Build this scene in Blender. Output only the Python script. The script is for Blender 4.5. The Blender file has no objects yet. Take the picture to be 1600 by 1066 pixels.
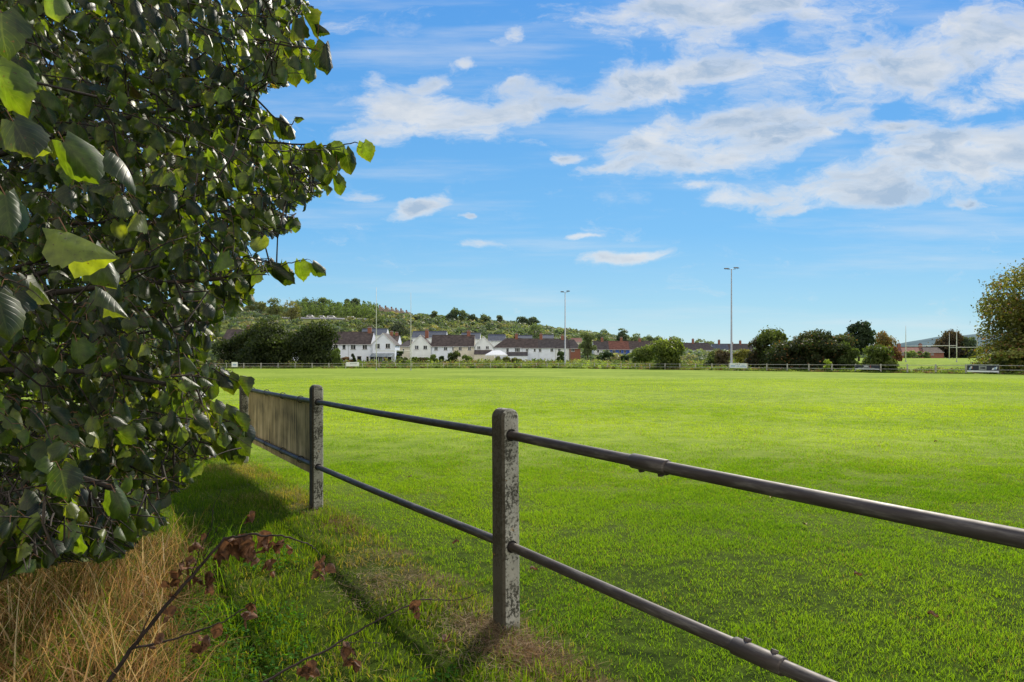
import bpy, math, random
import numpy as np
from mathutils import Vector, noise as mnoise

random.seed(7)
rng = np.random.default_rng(11)
scene = bpy.context.scene
col = scene.collection
F = 1067.0; HZ = 556.0; CAMH = 1.5

def smooth(a, b, x):
    t = np.clip((np.asarray(x, float) - a) / (b - a), 0, 1)
    return t * t * (3 - 2 * t)

def at(px, py, D):
    return ((px - 800) / F * D, D, CAMH - (py - HZ) / F * D)

# ------------------------------------------------------------------ terrain
RP = np.array([(-600, 474), (100, 476), (300, 478), (400, 482), (480, 483), (560, 485), (620, 491), (700, 498), (750, 503), (800, 506),
               (850, 513), (900, 520), (950, 526), (1000, 533), (1050, 541), (1150, 547), (1300, 552), (2200, 553)], float)
A0 = np.array([-.03, 3.68]); E0 = np.array([.533, -.847]); N0 = np.array([.847, .533])
FAR = [(-75, 131), (-20, 136.5), (5, 140), (26, 116), (42.5, 90.7), (53.7, 75.4), (66, 58)]

def gz(x, y):
    x = np.asarray(x, float); y = np.asarray(y, float)
    z = -0.0078 * np.clip(y - 5, 0, 145)
    u = x / np.maximum(y, 1)
    # second field to the right rises behind the fence
    d = (x - 26) * 0.84 + (y - 116) * 0.545
    m = smooth(.38, .47, u)
    z = z + m * (smooth(3, 22, d) * (1.15 + .0052 * np.clip(y - 90, 0, 130))) * (1 - smooth(225, 300, y))
    # hill
    px = u * F + 800
    zr = CAMH + (HZ - np.interp(px, RP[:, 0], RP[:, 1])) / F * 520
    t = smooth(235, 540, y) * .55 + .45 * np.clip((y - 245) / 290, 0, 1)
    hill = (zr + 1.1) * t * (1 - .85 * smooth(560, 1500, y))
    z = z + hill * (1 - smooth(2.2, 3.5, np.abs(u)))
    # rough little mounds on the verge
    dn = (x - A0[0]) * N0[0] + (y - A0[1]) * N0[1]
    near = (1 - smooth(12, 25, y)) * (y > -5)
    z = z + near * (.035 * np.exp(-(dn / .45) ** 2) + .03 * (1 - smooth(-.6, 0, dn)) * np.sin(x * 2.1 + 1) * np.cos(y * 1.7))
    return z

def gzf(x, y): return float(gz(x, y))

# ------------------------------------------------------------------ helpers
def link(o, parent=None):
    col.objects.link(o)
    if parent is not None: o.parent = parent
    return o

def tag(o, label=None, cat=None, group=None, kind=None):
    if label: o['label'] = label
    if cat: o['category'] = cat
    if group: o['group'] = group
    if kind: o['kind'] = kind
    return o

def empty(name, loc, label, cat, group=None, rz=0):
    o = bpy.data.objects.new(name, None); o.empty_display_size = .3
    link(o); o.location = loc; o.rotation_euler = (0, 0, rz)
    return tag(o, label, cat, group)

def mesh_np(name, verts, faces, mats, parent=None, color=None, midx=None, smooth_=False):
    """faces: list of (n,k) int arrays"""
    me = bpy.data.meshes.new(name)
    verts = np.ascontiguousarray(verts, dtype=np.float32)
    if not isinstance(faces, (list, tuple)): faces = [faces]
    faces = [np.asarray(f, dtype=np.int32) for f in faces if len(f)]
    me.vertices.add(len(verts)); me.vertices.foreach_set('co', verts.ravel())
    nl = sum(f.size for f in faces); nf = sum(len(f) for f in faces)
    me.loops.add(nl); me.loops.foreach_set('vertex_index', np.concatenate([f.ravel() for f in faces]))
    tot = np.concatenate([np.full(len(f), f.shape[1], np.int32) for f in faces])
    st = np.concatenate([[0], np.cumsum(tot)[:-1]]).astype(np.int32)
    me.polygons.add(nf); me.polygons.foreach_set('loop_start', st)
    try: me.polygons.foreach_set('loop_total', tot)
    except Exception: pass
    if midx is not None: me.polygons.foreach_set('material_index', np.asarray(midx, np.int32))
    if smooth_: me.polygons.foreach_set('use_smooth', np.ones(nf, bool))
    me.update(calc_edges=True)
    if color is not None:
        a = me.color_attributes.new('Col', 'FLOAT_COLOR', 'POINT')
        c = np.ones((len(verts), 4), np.float32); c[:, :3] = color
        a.data.foreach_set('color', c.ravel())
    for m in (mats if isinstance(mats, (list, tuple)) else [mats]): me.materials.append(m)
    me.validate()
    return link(bpy.data.objects.new(name, me), parent)

class MB:
    def __init__(s): s.v = []; s.f = []; s.m = []
    def add(s, vs, fs, m=0):
        b = len(s.v); s.v += [tuple(v) for v in vs]; s.f += [tuple(b + i for i in f) for f in fs]; s.m += [m] * len(fs)
    def box(s, x0, x1, y0, y1, z0, z1, m=0):
        s.add([(x0, y0, z0), (x1, y0, z0), (x1, y1, z0), (x0, y1, z0), (x0, y0, z1), (x1, y0, z1), (x1, y1, z1), (x0, y1, z1)],
              [(0, 3, 2, 1), (4, 5, 6, 7), (0, 1, 5, 4), (1, 2, 6, 5), (2, 3, 7, 6), (3, 0, 4, 7)], m)
    def tube(s, pts, radii, n=8, m=0, cap=True):
        pts = [Vector(p) for p in pts]
        if not isinstance(radii, (list, tuple)): radii = [radii] * len(pts)
        b = len(s.v); prev = None
        for i, p in enumerate(pts):
            d = (pts[min(i + 1, len(pts) - 1)] - pts[max(i - 1, 0)]).normalized()
            if prev is None:
                a = d.cross(Vector((0, 0, 1)));
                if a.length < .1: a = d.cross(Vector((1, 0, 0)))
            else: a = prev - d * prev.dot(d)
            a.normalize(); prev = a; c = d.cross(a)
            for k in range(n):
                t = 2 * math.pi * k / n
                s.v.append(tuple(p + (a * math.cos(t) + c * math.sin(t)) * radii[i]))
        for i in range(len(pts) - 1):
            for k in range(n):
                k2 = (k + 1) % n
                s.f.append((b + i * n + k, b + i * n + k2, b + (i + 1) * n + k2, b + (i + 1) * n + k)); s.m.append(m)
        if cap:
            s.f.append(tuple(b + k for k in range(n))[::-1]); s.m.append(m)
            e = b + (len(pts) - 1) * n
            s.f.append(tuple(e + k for k in range(n))); s.m.append(m)
    def build(s, name, mats, parent=None, smooth_=False, bevel=0, origin=None):
        me = bpy.data.meshes.new(name)
        vs = s.v
        if origin is not None: vs = [(a - origin[0], b - origin[1], c - origin[2]) for a, b, c in vs]
        me.from_pydata(vs, [], s.f)
        for m in (mats if isinstance(mats, (list, tuple)) else [mats]): me.materials.append(m)
        me.polygons.foreach_set('material_index', s.m)
        if smooth_: me.polygons.foreach_set('use_smooth', [True] * len(s.f))
        me.update()
        o = bpy.data.objects.new(name, me)
        if origin is not None: o.location = origin
        link(o, parent)
        if bevel:
            b = o.modifiers.new('Bevel', 'BEVEL'); b.width = bevel; b.segments = 2
        return o

# ------------------------------------------------------------------ materials
def mat(name):
    m = bpy.data.materials.new(name); m.use_nodes = True
    nt = m.node_tree; nt.nodes.clear()
    return m, nt, nt.nodes, nt.links

def rgb(c): return (c[0], c[1], c[2], 1)

def simple(name, c, rough=.7, var=.15, scale=3, c2=None, metallic=0, bump=0, bscale=40, spec=.5, detail=6):
    m, nt, N, L = mat(name)
    out = N.new('ShaderNodeOutputMaterial'); b = N.new('ShaderNodeBsdfPrincipled')
    b.inputs['Roughness'].default_value = rough; b.inputs['Metallic'].default_value = metallic
    b.inputs['Specular IOR Level'].default_value = spec
    tc = N.new('ShaderNodeTexCoord'); nz = N.new('ShaderNodeTexNoise')
    nz.inputs['Scale'].default_value = scale; nz.inputs['Detail'].default_value = detail
    L.new(tc.outputs['Object'], nz.inputs['Vector'])
    r = N.new('ShaderNodeValToRGB'); e = r.color_ramp.elements
    c2 = c2 or tuple(v * (1 - var * 2) for v in c)
    e[0].position = .3; e[0].color = rgb(c2); e[1].position = .7; e[1].color = rgb(tuple(min(1, v * (1 + var)) for v in c))
    L.new(nz.outputs['Fac'], r.inputs['Fac']); L.new(r.outputs['Color'], b.inputs['Base Color'])
    if bump:
        n2 = N.new('ShaderNodeTexNoise'); n2.inputs['Scale'].default_value = bscale; n2.inputs['Detail'].default_value = 8
        L.new(tc.outputs['Object'], n2.inputs['Vector'])
        bp = N.new('ShaderNodeBump'); bp.inputs['Strength'].default_value = bump; bp.inputs['Distance'].default_value = .01
        L.new(n2.outputs['Fac'], bp.inputs['Height']); L.new(bp.outputs['Normal'], b.inputs['Normal'])
    L.new(b.outputs['BSDF'], out.inputs['Surface'])
    return m

def leafy(name, trans=.35, tcol=(1.5, 1.7, .5), rough=.6, spec=.25):
    """colour attribute driven foliage with light passing through the blades"""
    m, nt, N, L = mat(name)
    out = N.new('ShaderNodeOutputMaterial'); b = N.new('ShaderNodeBsdfPrincipled')
    at_ = N.new('ShaderNodeAttribute'); at_.attribute_name = 'Col'
    b.inputs['Roughness'].default_value = rough; b.inputs['Specular IOR Level'].default_value = spec
    L.new(at_.outputs['Color'], b.inputs['Base Color'])
    t = N.new('ShaderNodeBsdfTranslucent')
    mu = N.new('ShaderNodeMix'); mu.data_type = 'RGBA'; mu.blend_type = 'MULTIPLY'; mu.inputs[0].default_value = 1
    L.new(at_.outputs['Color'], mu.inputs[6]); mu.inputs[7].default_value = rgb(tcol)
    L.new(mu.outputs[2], t.inputs['Color'])
    mx = N.new('ShaderNodeMixShader'); mx.inputs[0].default_value = trans
    L.new(b.outputs['BSDF'], mx.inputs[1]); L.new(t.outputs['BSDF'], mx.inputs[2])
    L.new(mx.outputs[0], out.inputs['Surface'])
    return m

M = {}
M['foliage'] = leafy('foliage_leaves', .4, (1.7, 1.8, .6))
M['grass'] = leafy('grass_blades', .5, (1.8, 1.75, .22), .7, .06)
M['straw'] = leafy('dry_straw', .35, (1.3, 1.15, .7), .7, .15)
M['lime_bark'] = simple('lime_bark', (.04, .03, .022), .9, .3, 8, bump=.6)
M['bark'] = simple('bark', (.07, .055, .04), .9, .3, 8, bump=.6)
M['pole'] = simple('galvanised_pole', (.42, .44, .45), .5, .08, 2, metallic=.3)
M['whitepaint'] = simple('white_painted_metal', (.60, .60, .58), .5, .08, 2)
M['cream'] = simple('cream_render', (.72, .67, .56), .9, .08, .6)
M['white'] = simple('white_render', (.78, .84, .95), .9, .05, .6)
M['offwhite'] = simple('pale_render', (.78, .82, .84), .9, .06, .6)
M['bluewall'] = simple('blue_painted_render', (.03, .09, .38), .8, .1, .6)
M['tile'] = simple('brown_roof_tiles', (.095, .072, .062), .9, .25, 1.2)
M['tile_dark'] = simple('dark_roof_tiles', (.085, .072, .068), .9, .2, 1.2)
M['slate'] = simple('slate_roof', (.085, .10, .13), .8, .15, 1.2)
M['redtile'] = simple('red_roof_tiles', (.20, .085, .06), .9, .2, 1.2)
M['frame'] = simple('window_frame', (.7, .7, .7), .5, .03)
M['stone_sill'] = simple('window_sill', (.35, .36, .37), .8, .08)
M['hill_wall'] = simple('dull_pink_render', (.33, .27, .22), .9, .1)

def glass():
    m, nt, N, L = mat('window_glass')
    out = N.new('ShaderNodeOutputMaterial'); b = N.new('ShaderNodeBsdfPrincipled')
    b.inputs['Base Color'].default_value = (.02, .025, .03, 1); b.inputs['Roughness'].default_value = .08
    nz = N.new('ShaderNodeTexNoise'); nz.inputs['Scale'].default_value = .8
    tc = N.new('ShaderNodeTexCoord'); L.new(tc.outputs['Object'], nz.inputs['Vector'])
    r = N.new('ShaderNodeValToRGB'); r.color_ramp.elements[0].color = (.012, .014, .018, 1); r.color_ramp.elements[1].color = (.12, .14, .15, 1)
    r.color_ramp.elements[0].position = .45; r.color_ramp.elements[1].position = .75
    L.new(nz.outputs['Fac'], r.inputs['Fac']); L.new(r.outputs['Color'], b.inputs['Base Color'])
    L.new(b.outputs['BSDF'], out.inputs['Surface']); return m
M['glass'] = glass()

def brick():
    m, nt, N, L = mat('red_brick')
    out = N.new('ShaderNodeOutputMaterial'); b = N.new('ShaderNodeBsdfPrincipled'); b.inputs['Roughness'].default_value = .9
    tc = N.new('ShaderNodeTexCoord'); mp = N.new('ShaderNodeMapping'); mp.inputs['Rotation'].default_value = (math.pi / 2, 0, 0)
    t = N.new('ShaderNodeTexBrick'); t.inputs['Scale'].default_value = 2.2
    t.inputs['Color1'].default_value = (.30, .09, .05, 1); t.inputs['Color2'].default_value = (.20, .07, .045, 1); t.inputs['Mortar'].default_value = (.22, .18, .15, 1)
    L.new(tc.outputs['Object'], mp.inputs['Vector']); L.new(mp.outputs[0], t.inputs['Vector'])
    L.new(t.outputs['Color'], b.inputs['Base Color']); L.new(b.outputs['BSDF'], out.inputs['Surface']); return m
M['brick'] = brick()

def concrete():
    """weathered concrete: pale cement, dark lichen speckle, green grime near the top, orange lichen spots"""
    m, nt, N, L = mat('weathered_concrete')
    out = N.new('ShaderNodeOutputMaterial'); b = N.new('ShaderNodeBsdfPrincipled'); b.inputs['Roughness'].default_value = .92
    b.inputs['Specular IOR Level'].default_value = .2
    tc = N.new('ShaderNodeTexCoord')
    def noise(scale, det=8, rough=.6, vec=None):
        n = N.new('ShaderNodeTexNoise'); n.inputs['Scale'].default_value = scale; n.inputs['Detail'].default_value = det
        n.inputs['Roughness'].default_value = rough; L.new(vec or tc.outputs['Object'], n.inputs['Vector']); return n
    def ramp(src, p0, p1, c0=(0, 0, 0, 1), c1=(1, 1, 1, 1)):
        r = N.new('ShaderNodeValToRGB'); r.color_ramp.elements[0].position = p0; r.color_ramp.elements[1].position = p1
        r.color_ramp.elements[0].color = c0; r.color_ramp.elements[1].color = c1; L.new(src, r.inputs['Fac']); return r
    def mix(f, a, c, mode='MIX'):
        x = N.new('ShaderNodeMix'); x.data_type = 'RGBA'; x.blend_type = mode
        if hasattr(f, 'is_output'): L.new(f, x.inputs[0])
        else: x.inputs[0].default_value = f
        for i, s in ((6, a), (7, c)):
            if hasattr(s, 'is_output'): L.new(s, x.inputs[i])
            else: x.inputs[i].default_value = s
        return x.outputs[2]
    base = ramp(noise(6).outputs['Fac'], .3, .7, (.30, .285, .23, 1), (.60, .58, .50, 1)).outputs[0]
    sp = noise(70, 6, .7); pat = noise(4.5, 4)
    ad = N.new('ShaderNodeMath'); ad.operation = 'MULTIPLY_ADD'; ad.inputs[1].default_value = .55
    L.new(pat.outputs['Fac'], ad.inputs[0]); 
    ml = N.new('ShaderNodeMath'); ml.operation = 'MULTIPLY'; ml.inputs[1].default_value = .5; L.new(sp.outputs['Fac'], ml.inputs[0])
    L.new(ml.outputs[0], ad.inputs[2])
    spot = ramp(ad.outputs[0], .515, .575).outputs[0]
    c = mix(spot, base, (.075, .072, .055, 1))
    # dark algae on the top
    sx = N.new('ShaderNodeSeparateXYZ'); L.new(tc.outputs['Object'], sx.inputs[0])
    add = N.new('ShaderNodeMath'); add.operation = 'ADD'; L.new(sx.outputs['Z'], add.inputs[0]);
    n3 = noise(9, 5); m3 = N.new('ShaderNodeMath'); m3.operation = 'MULTIPLY'; m3.inputs[1].default_value = .5; L.new(n3.outputs['Fac'], m3.inputs[0]); L.new(m3.outputs[0], add.inputs[1])
    top = ramp(add.outputs[0], 1.16, 1.42).outputs[0]
    c = mix(top, c, (.045, .045, .03, 1))
    # local -Y face darkened in colour to stand in for its shade
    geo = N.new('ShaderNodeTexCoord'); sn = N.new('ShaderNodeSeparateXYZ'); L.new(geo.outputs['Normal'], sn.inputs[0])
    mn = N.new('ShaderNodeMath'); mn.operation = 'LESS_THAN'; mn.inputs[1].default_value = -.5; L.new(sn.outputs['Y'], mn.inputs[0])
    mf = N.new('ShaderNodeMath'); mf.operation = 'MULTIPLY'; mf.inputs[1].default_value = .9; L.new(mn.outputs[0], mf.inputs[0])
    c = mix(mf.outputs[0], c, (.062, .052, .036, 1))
    li = ramp(noise(22, 3).outputs['Fac'], .70, .74).outputs[0]
    c = mix(li, c, (.42, .24, .07, 1))
    L.new(c, b.inputs['Base Color'])
    bp = N.new('ShaderNodeBump'); bp.inputs['Strength'].default_value = .7; bp.inputs['Distance'].default_value = .006
    L.new(noise(60, 10, .7).outputs['Fac'], bp.inputs['Height']); L.new(bp.outputs['Normal'], b.inputs['Normal'])
    L.new(b.outputs['BSDF'], out.inputs['Surface']); return m
M['concrete'] = concrete()
M['concrete_far'] = simple('pale_concrete', (.42, .41, .38), .9, .15, 3)

def tubem():
    m, nt, N, L = mat('weathered_steel_tube')
    out = N.new('ShaderNodeOutputMaterial'); b = N.new('ShaderNodeBsdfPrincipled')
    b.inputs['Metallic'].default_value = .3
    tc = N.new('ShaderNodeTexCoord'); mp = N.new('ShaderNodeMapping'); mp.inputs['Scale'].default_value = (5, 40, 40)
    L.new(tc.outputs['Object'], mp.inputs['Vector'])
    n = N.new('ShaderNodeTexNoise'); n.inputs['Scale'].default_value = 1; n.inputs['Detail'].default_value = 9; n.inputs['Roughness'].default_value = .65
    L.new(mp.outputs[0], n.inputs['Vector'])
    r = N.new('ShaderNodeValToRGB'); e = r.color_ramp.elements
    e[0].position = .3; e[0].color = (.045, .030, .022, 1); e[1].position = .75; e[1].color = (.23, .205, .175, 1)
    x = e.new(.52); x.color = (.075, .062, .055, 1)
    L.new(n.outputs['Fac'], r.inputs['Fac']); L.new(r.outputs[0], b.inputs['Base Color'])
    n2 = N.new('ShaderNodeTexNoise'); n2.inputs['Scale'].default_value = 25; n2.inputs['Detail'].default_value = 6; L.new(tc.outputs['Object'], n2.inputs['Vector'])
    mr = N.new('ShaderNodeMapRange'); mr.inputs[3].default_value = .42; mr.inputs[4].default_value = .72; L.new(n2.outputs['Fac'], mr.inputs[0]); L.new(mr.outputs[0], b.inputs['Roughness'])
    bp = N.new('ShaderNodeBump'); bp.inputs['Strength'].default_value = .15; bp.inputs['Distance'].default_value = .002
    L.new(n2.outputs['Fac'], bp.inputs['Height']); L.new(bp.outputs['Normal'], b.inputs['Normal'])
    L.new(b.outputs['BSDF'], out.inputs['Surface']); return m
M['tube'] = tubem()

def boardm():
    m, nt, N, L = mat('stained_plywood')
    out = N.new('ShaderNodeOutputMaterial'); b = N.new('ShaderNodeBsdfPrincipled'); b.inputs['Roughness'].default_value = .85
    tc = N.new('ShaderNodeTexCoord'); mp = N.new('ShaderNodeMapping'); mp.inputs['Scale'].default_value = (22, 22, 1.6)
    L.new(tc.outputs['Object'], mp.inputs['Vector'])
    n = N.new('ShaderNodeTexNoise'); n.inputs['Scale'].default_value = 1; n.inputs['Detail'].default_value = 7; L.new(mp.outputs[0], n.inputs['Vector'])
    n2 = N.new('ShaderNodeTexNoise'); n2.inputs['Scale'].default_value = 3; n2.inputs['Detail'].default_value = 6; L.new(tc.outputs['Object'], n2.inputs['Vector'])
    a = N.new('ShaderNodeMath'); a.operation = 'ADD'; L.new(n.outputs['Fac'], a.inputs[0]); L.new(n2.outputs['Fac'], a.inputs[1])
    h = N.new('ShaderNodeMath'); h.operation = 'MULTIPLY'; h.inputs[1].default_value = .5; L.new(a.outputs[0], h.inputs[0])
    r = N.new('ShaderNodeValToRGB'); e = r.color_ramp.elements
    e[0].position = .38; e[0].color = (.15, .11, .045, 1); e[1].position = .64; e[1].color = (.72, .54, .27, 1)
    x = e.new(.5); x.color = (.44, .315, .13, 1)
    L.new(h.outputs[0], r.inputs['Fac']); L.new(r.outputs[0], b.inputs['Base Color'])
    # opaque panel, its tone is all base colour
    L.new(b.outputs['BSDF'], out.inputs['Surface']); return m
M['board'] = boardm()

def groundm():
    m, nt, N, L = mat('grass_ground')
    out = N.new('ShaderNodeOutputMaterial'); b = N.new('ShaderNodeBsdfPrincipled'); b.inputs['Roughness'].default_value = 1
    b.inputs['Specular IOR Level'].default_value = .05
    geo = N.new('ShaderNodeNewGeometry'); pos = geo.outputs['Position']
    sx = N.new('ShaderNodeSeparateXYZ'); L.new(pos, sx.inputs[0])
    def noise(scale, det=6, rough=.6, sc=None):
        n = N.new('ShaderNodeTexNoise'); n.inputs['Scale'].default_value = scale; n.inputs['Detail'].default_value = det; n.inputs['Roughness'].default_value = rough
        if sc:
            mp = N.new('ShaderNodeMapping'); mp.inputs['Scale'].default_value = sc; L.new(pos, mp.inputs['Vector']); L.new(mp.outputs[0], n.inputs['Vector'])
        else: L.new(pos, n.inputs['Vector'])
        return n.outputs['Fac']
    def ramp(src, p0, p1, c0=(0, 0, 0, 1), c1=(1, 1, 1, 1)):
        r = N.new('ShaderNodeValToRGB'); r.color_ramp.elements[0].position = p0; r.color_ramp.elements[1].position = p1
        r.color_ramp.elements[0].color = c0; r.color_ramp.elements[1].color = c1; L.new(src, r.inputs['Fac']); return r.outputs[0]
    def mr(src, a, b_, c=0, d=1):
        n = N.new('ShaderNodeMapRange'); n.interpolation_type = 'SMOOTHSTEP'
        for i, v in enumerate((a, b_, c, d)): n.inputs[i + 1].default_value = v
        L.new(src, n.inputs[0]); return n.outputs[0]
    def mix(f, a, c, mode='MIX'):
        x = N.new('ShaderNodeMix'); x.data_type = 'RGBA'; x.blend_type = mode
        if hasattr(f, 'is_output'): L.new(f, x.inputs[0])
        else: x.inputs[0].default_value = f
        for i, s in ((6, a), (7, c)):
            if hasattr(s, 'is_output'): L.new(s, x.inputs[i])
            else: x.inputs[i].default_value = s
        return x.outputs[2]
    # soil and thatch between the near blades
    near = ramp(noise(9), .35, .65, (.014, .026, .003, 1), (.06, .095, .009, 1))
    # signed distance to the near fence line: straw strip
    dp = N.new('ShaderNodeVectorMath'); dp.operation = 'DOT_PRODUCT'; L.new(pos, dp.inputs[0]); dp.inputs[1].default_value = (N0[0], N0[1], 0)
    dd = N.new('ShaderNodeMath'); dd.operation = 'SUBTRACT'; L.new(dp.outputs['Value'], dd.inputs[0]); dd.inputs[1].default_value = float(A0 @ N0)
    ab = N.new('ShaderNodeMath'); ab.operation = 'ABSOLUTE'; L.new(dd.outputs[0], ab.inputs[0])
    nn = N.new('ShaderNodeMath'); nn.operation = 'MULTIPLY_ADD'; nn.inputs[1].default_value = -1.1; L.new(noise(3), nn.inputs[0]); L.new(ab.outputs[0], nn.inputs[2])
    strip = mr(nn.outputs[0], -.66, -.3, 1, 0)
    near = mix(strip, near, ramp(noise(30), .35, .65, (.05, .033, .02, 1), (.19, .13, .075, 1)))
    # distant turf, colour brightened to stand in for backlit blade glow
    # wide noise stretched along the view gives mown tone and worn patches
    t1 = noise(.09, 8, .65); t2 = noise(1.6, 8, .75)
    av = N.new('ShaderNodeMath'); av.operation = 'MULTIPLY_ADD'; av.inputs[1].default_value = .55; L.new(t2, av.inputs[0])
    a2 = N.new('ShaderNodeMath'); a2.operation = 'MULTIPLY'; a2.inputs[1].default_value = .45; L.new(t1, a2.inputs[0]); L.new(a2.outputs[0], av.inputs[2])
    farc = ramp(av.outputs[0], .41, .59, (.145, .225, .020, 1), (.295, .375, .052, 1))
    c = mix(mr(sx.outputs['Y'], 3, 14), near, farc)
    # land beyond the pitch
    rough = ramp(noise(.25, 8, .7), .35, .65, (.06, .085, .02, 1), (.18, .20, .06, 1))
    # right field keeps its mown green, so only dull the ground far behind
    ux = N.new('ShaderNodeMath'); ux.operation = 'DIVIDE'; L.new(sx.outputs['X'], ux.inputs[0]); L.new(sx.outputs['Y'], ux.inputs[1])
    leftm = mr(ux.outputs[0], .34, .42, 1, 0)
    beyond = mr(sx.outputs['Y'], 136, 146)
    f1 = N.new('ShaderNodeMath'); f1.operation = 'MULTIPLY'; L.new(leftm, f1.inputs[0]); L.new(beyond, f1.inputs[1])
    f2 = N.new('ShaderNodeMath'); f2.operation = 'MAXIMUM'; L.new(f1.outputs[0], f2.inputs[0]); L.new(mr(sx.outputs['Y'], 215, 235), f2.inputs[1])
    c = mix(f2.outputs[0], c, rough)
    L.new(c, b.inputs['Base Color'])
    bp = N.new('ShaderNodeBump'); bp.inputs['Strength'].default_value = .5; bp.inputs['Distance'].default_value = .04
    L.new(noise(14, 8, .7), bp.inputs['Height']); L.new(bp.outputs['Normal'], b.inputs['Normal'])
    L.new(b.outputs['BSDF'], out.inputs['Surface']); return m

# ------------------------------------------------------------------ ground sheet
ys = np.concatenate([np.linspace(-60, -4, 8), np.arange(-3, 16, .25), np.geomspace(16, 600, 150), np.geomspace(640, 6000, 26)])
t = np.linspace(-1, 1, 261); xs = np.sinh(t * 7.2) / np.sinh(7.2) * 5200
X, Y = np.meshgrid(xs, ys)
Z = gz(X, Y)
V = np.stack([X, Y, Z], -1).reshape(-1, 3)
ny, nx = X.shape
idx = np.arange(ny * nx).reshape(ny, nx)
Fq = np.stack([idx[:-1, :-1], idx[:-1, 1:], idx[1:, 1:], idx[1:, :-1]], -1).reshape(-1, 4)
g = mesh_np('ground', V, Fq, groundm(), smooth_=True); tag(g, kind='structure')

# far blue-green hills on the right
hp = [(-800, 520), (200, 521), (700, 535), (1000, 540), (1280, 541), (1370, 537), (1400, 535), (1430, 530), (1465, 524), (1500, 521), (1530, 519), (1580, 516), (1700, 512), (2000, 518), (2600, 530)]
hpx = np.linspace(-800, 2600, 300); hy = np.interp(hpx, [a for a, _ in hp], [b for _, b in hp])
hv = []
for i, (p, q) in enumerate(zip(hpx, hy)):
    for k, (fr, D) in enumerate(((0, 1500), (.35, 1700), (.7, 1950), (1, 2300), (.8, 2900))):
        x_, y_, z_ = at(p, q, 2300)
        zz = -2 + (z_ - 4) * fr + (5 * mnoise.noise(Vector((i * .25, k * 1.7, 0))) if 0 < fr else 0)
        hv.append((x_ * D / 2300, D, zz))
hf = [(i * 5 + k, (i + 1) * 5 + k, (i + 1) * 5 + k + 1, i * 5 + k + 1) for i in range(len(hpx) - 1) for k in range(4)]
h = mesh_np('distant_hills', hv, np.array(hf), simple('hazy_hill', (.13, .18, .19), 1, .2, .01, c2=(.09, .13, .14), spec=0, detail=10), smooth_=True)
tag(h, kind='structure')

# ------------------------------------------------------------------ blades
def blades(name, x, y, hgt, wid, colr, lean=.5, matr=None, bend=.5, z=None, base_dark=.6):
    n = len(x)
    if z is None: z = gz(x, y)
    a = rng.uniform(0, 2 * math.pi, n); la = rng.uniform(0, 2 * math.pi, n)
    ln = np.abs(rng.normal(0, lean, n)) * hgt
    dx = np.cos(a) * wid * .5; dy = np.sin(a) * wid * .5
    lx = np.cos(la) * ln; ly = np.sin(la) * ln
    b = np.stack([x, y, z - .004], -1); w = np.stack([dx, dy, 0 * dx], -1)
    mid = b + np.stack([lx * .35, ly * .35, hgt * .6], -1)
    tip = b + np.stack([lx, ly, hgt * (1 - bend * .25 * (ln / hgt))], -1)
    V = np.empty((n, 5, 3), np.float32)
    V[:, 0] = b - w; V[:, 1] = b + w; V[:, 2] = mid + w * .75; V[:, 3] = mid - w * .75; V[:, 4] = tip
    i0 = np.arange(n)[:, None] * 5
    q = i0 + np.array([[0, 1, 2, 3]]); tr = i0 + np.array([[3, 2, 4]])
    C = np.empty((n, 5, 3), np.float32)
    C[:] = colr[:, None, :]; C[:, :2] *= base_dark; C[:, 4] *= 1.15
    o = mesh_np(name, V.reshape(-1, 3), [q, tr], matr or M['grass'], color=C.reshape(-1, 3))
    return o

def vnoise(x, y, s, seed=0):
    """cheap smooth value noise"""
    r = np.random.default_rng(seed); G = r.random((64, 64))
    u = x * s + 100; v = y * s + 100
    iu = np.floor(u).astype(int); iv = np.floor(v).astype(int); fu = u - iu; fv = v - iv
    fu = fu * fu * (3 - 2 * fu); fv = fv * fv * (3 - 2 * fv)
    g_ = lambda i, j: G[i % 64, j % 64]
    return (g_(iu, iv) * (1 - fu) + g_(iu + 1, iv) * fu) * (1 - fv) + (g_(iu, iv + 1) * (1 - fu) + g_(iu + 1, iv + 1) * fu) * fv

def sample_ground(n, y0, y1, umin=-.95, umax=.9):
    # uniform over the wedge between two depths
    y = np.sqrt(rng.uniform(y0 * y0, y1 * y1, n)); u = rng.uniform(umin, umax, n)
    return u * y, y

def dline(x, y): return (x - A0[0]) * N0[0] + (y - A0[1]) * N0[1]
def aline(x, y): return (x - A0[0]) * E0[0] + (y - A0[1]) * E0[1]

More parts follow.
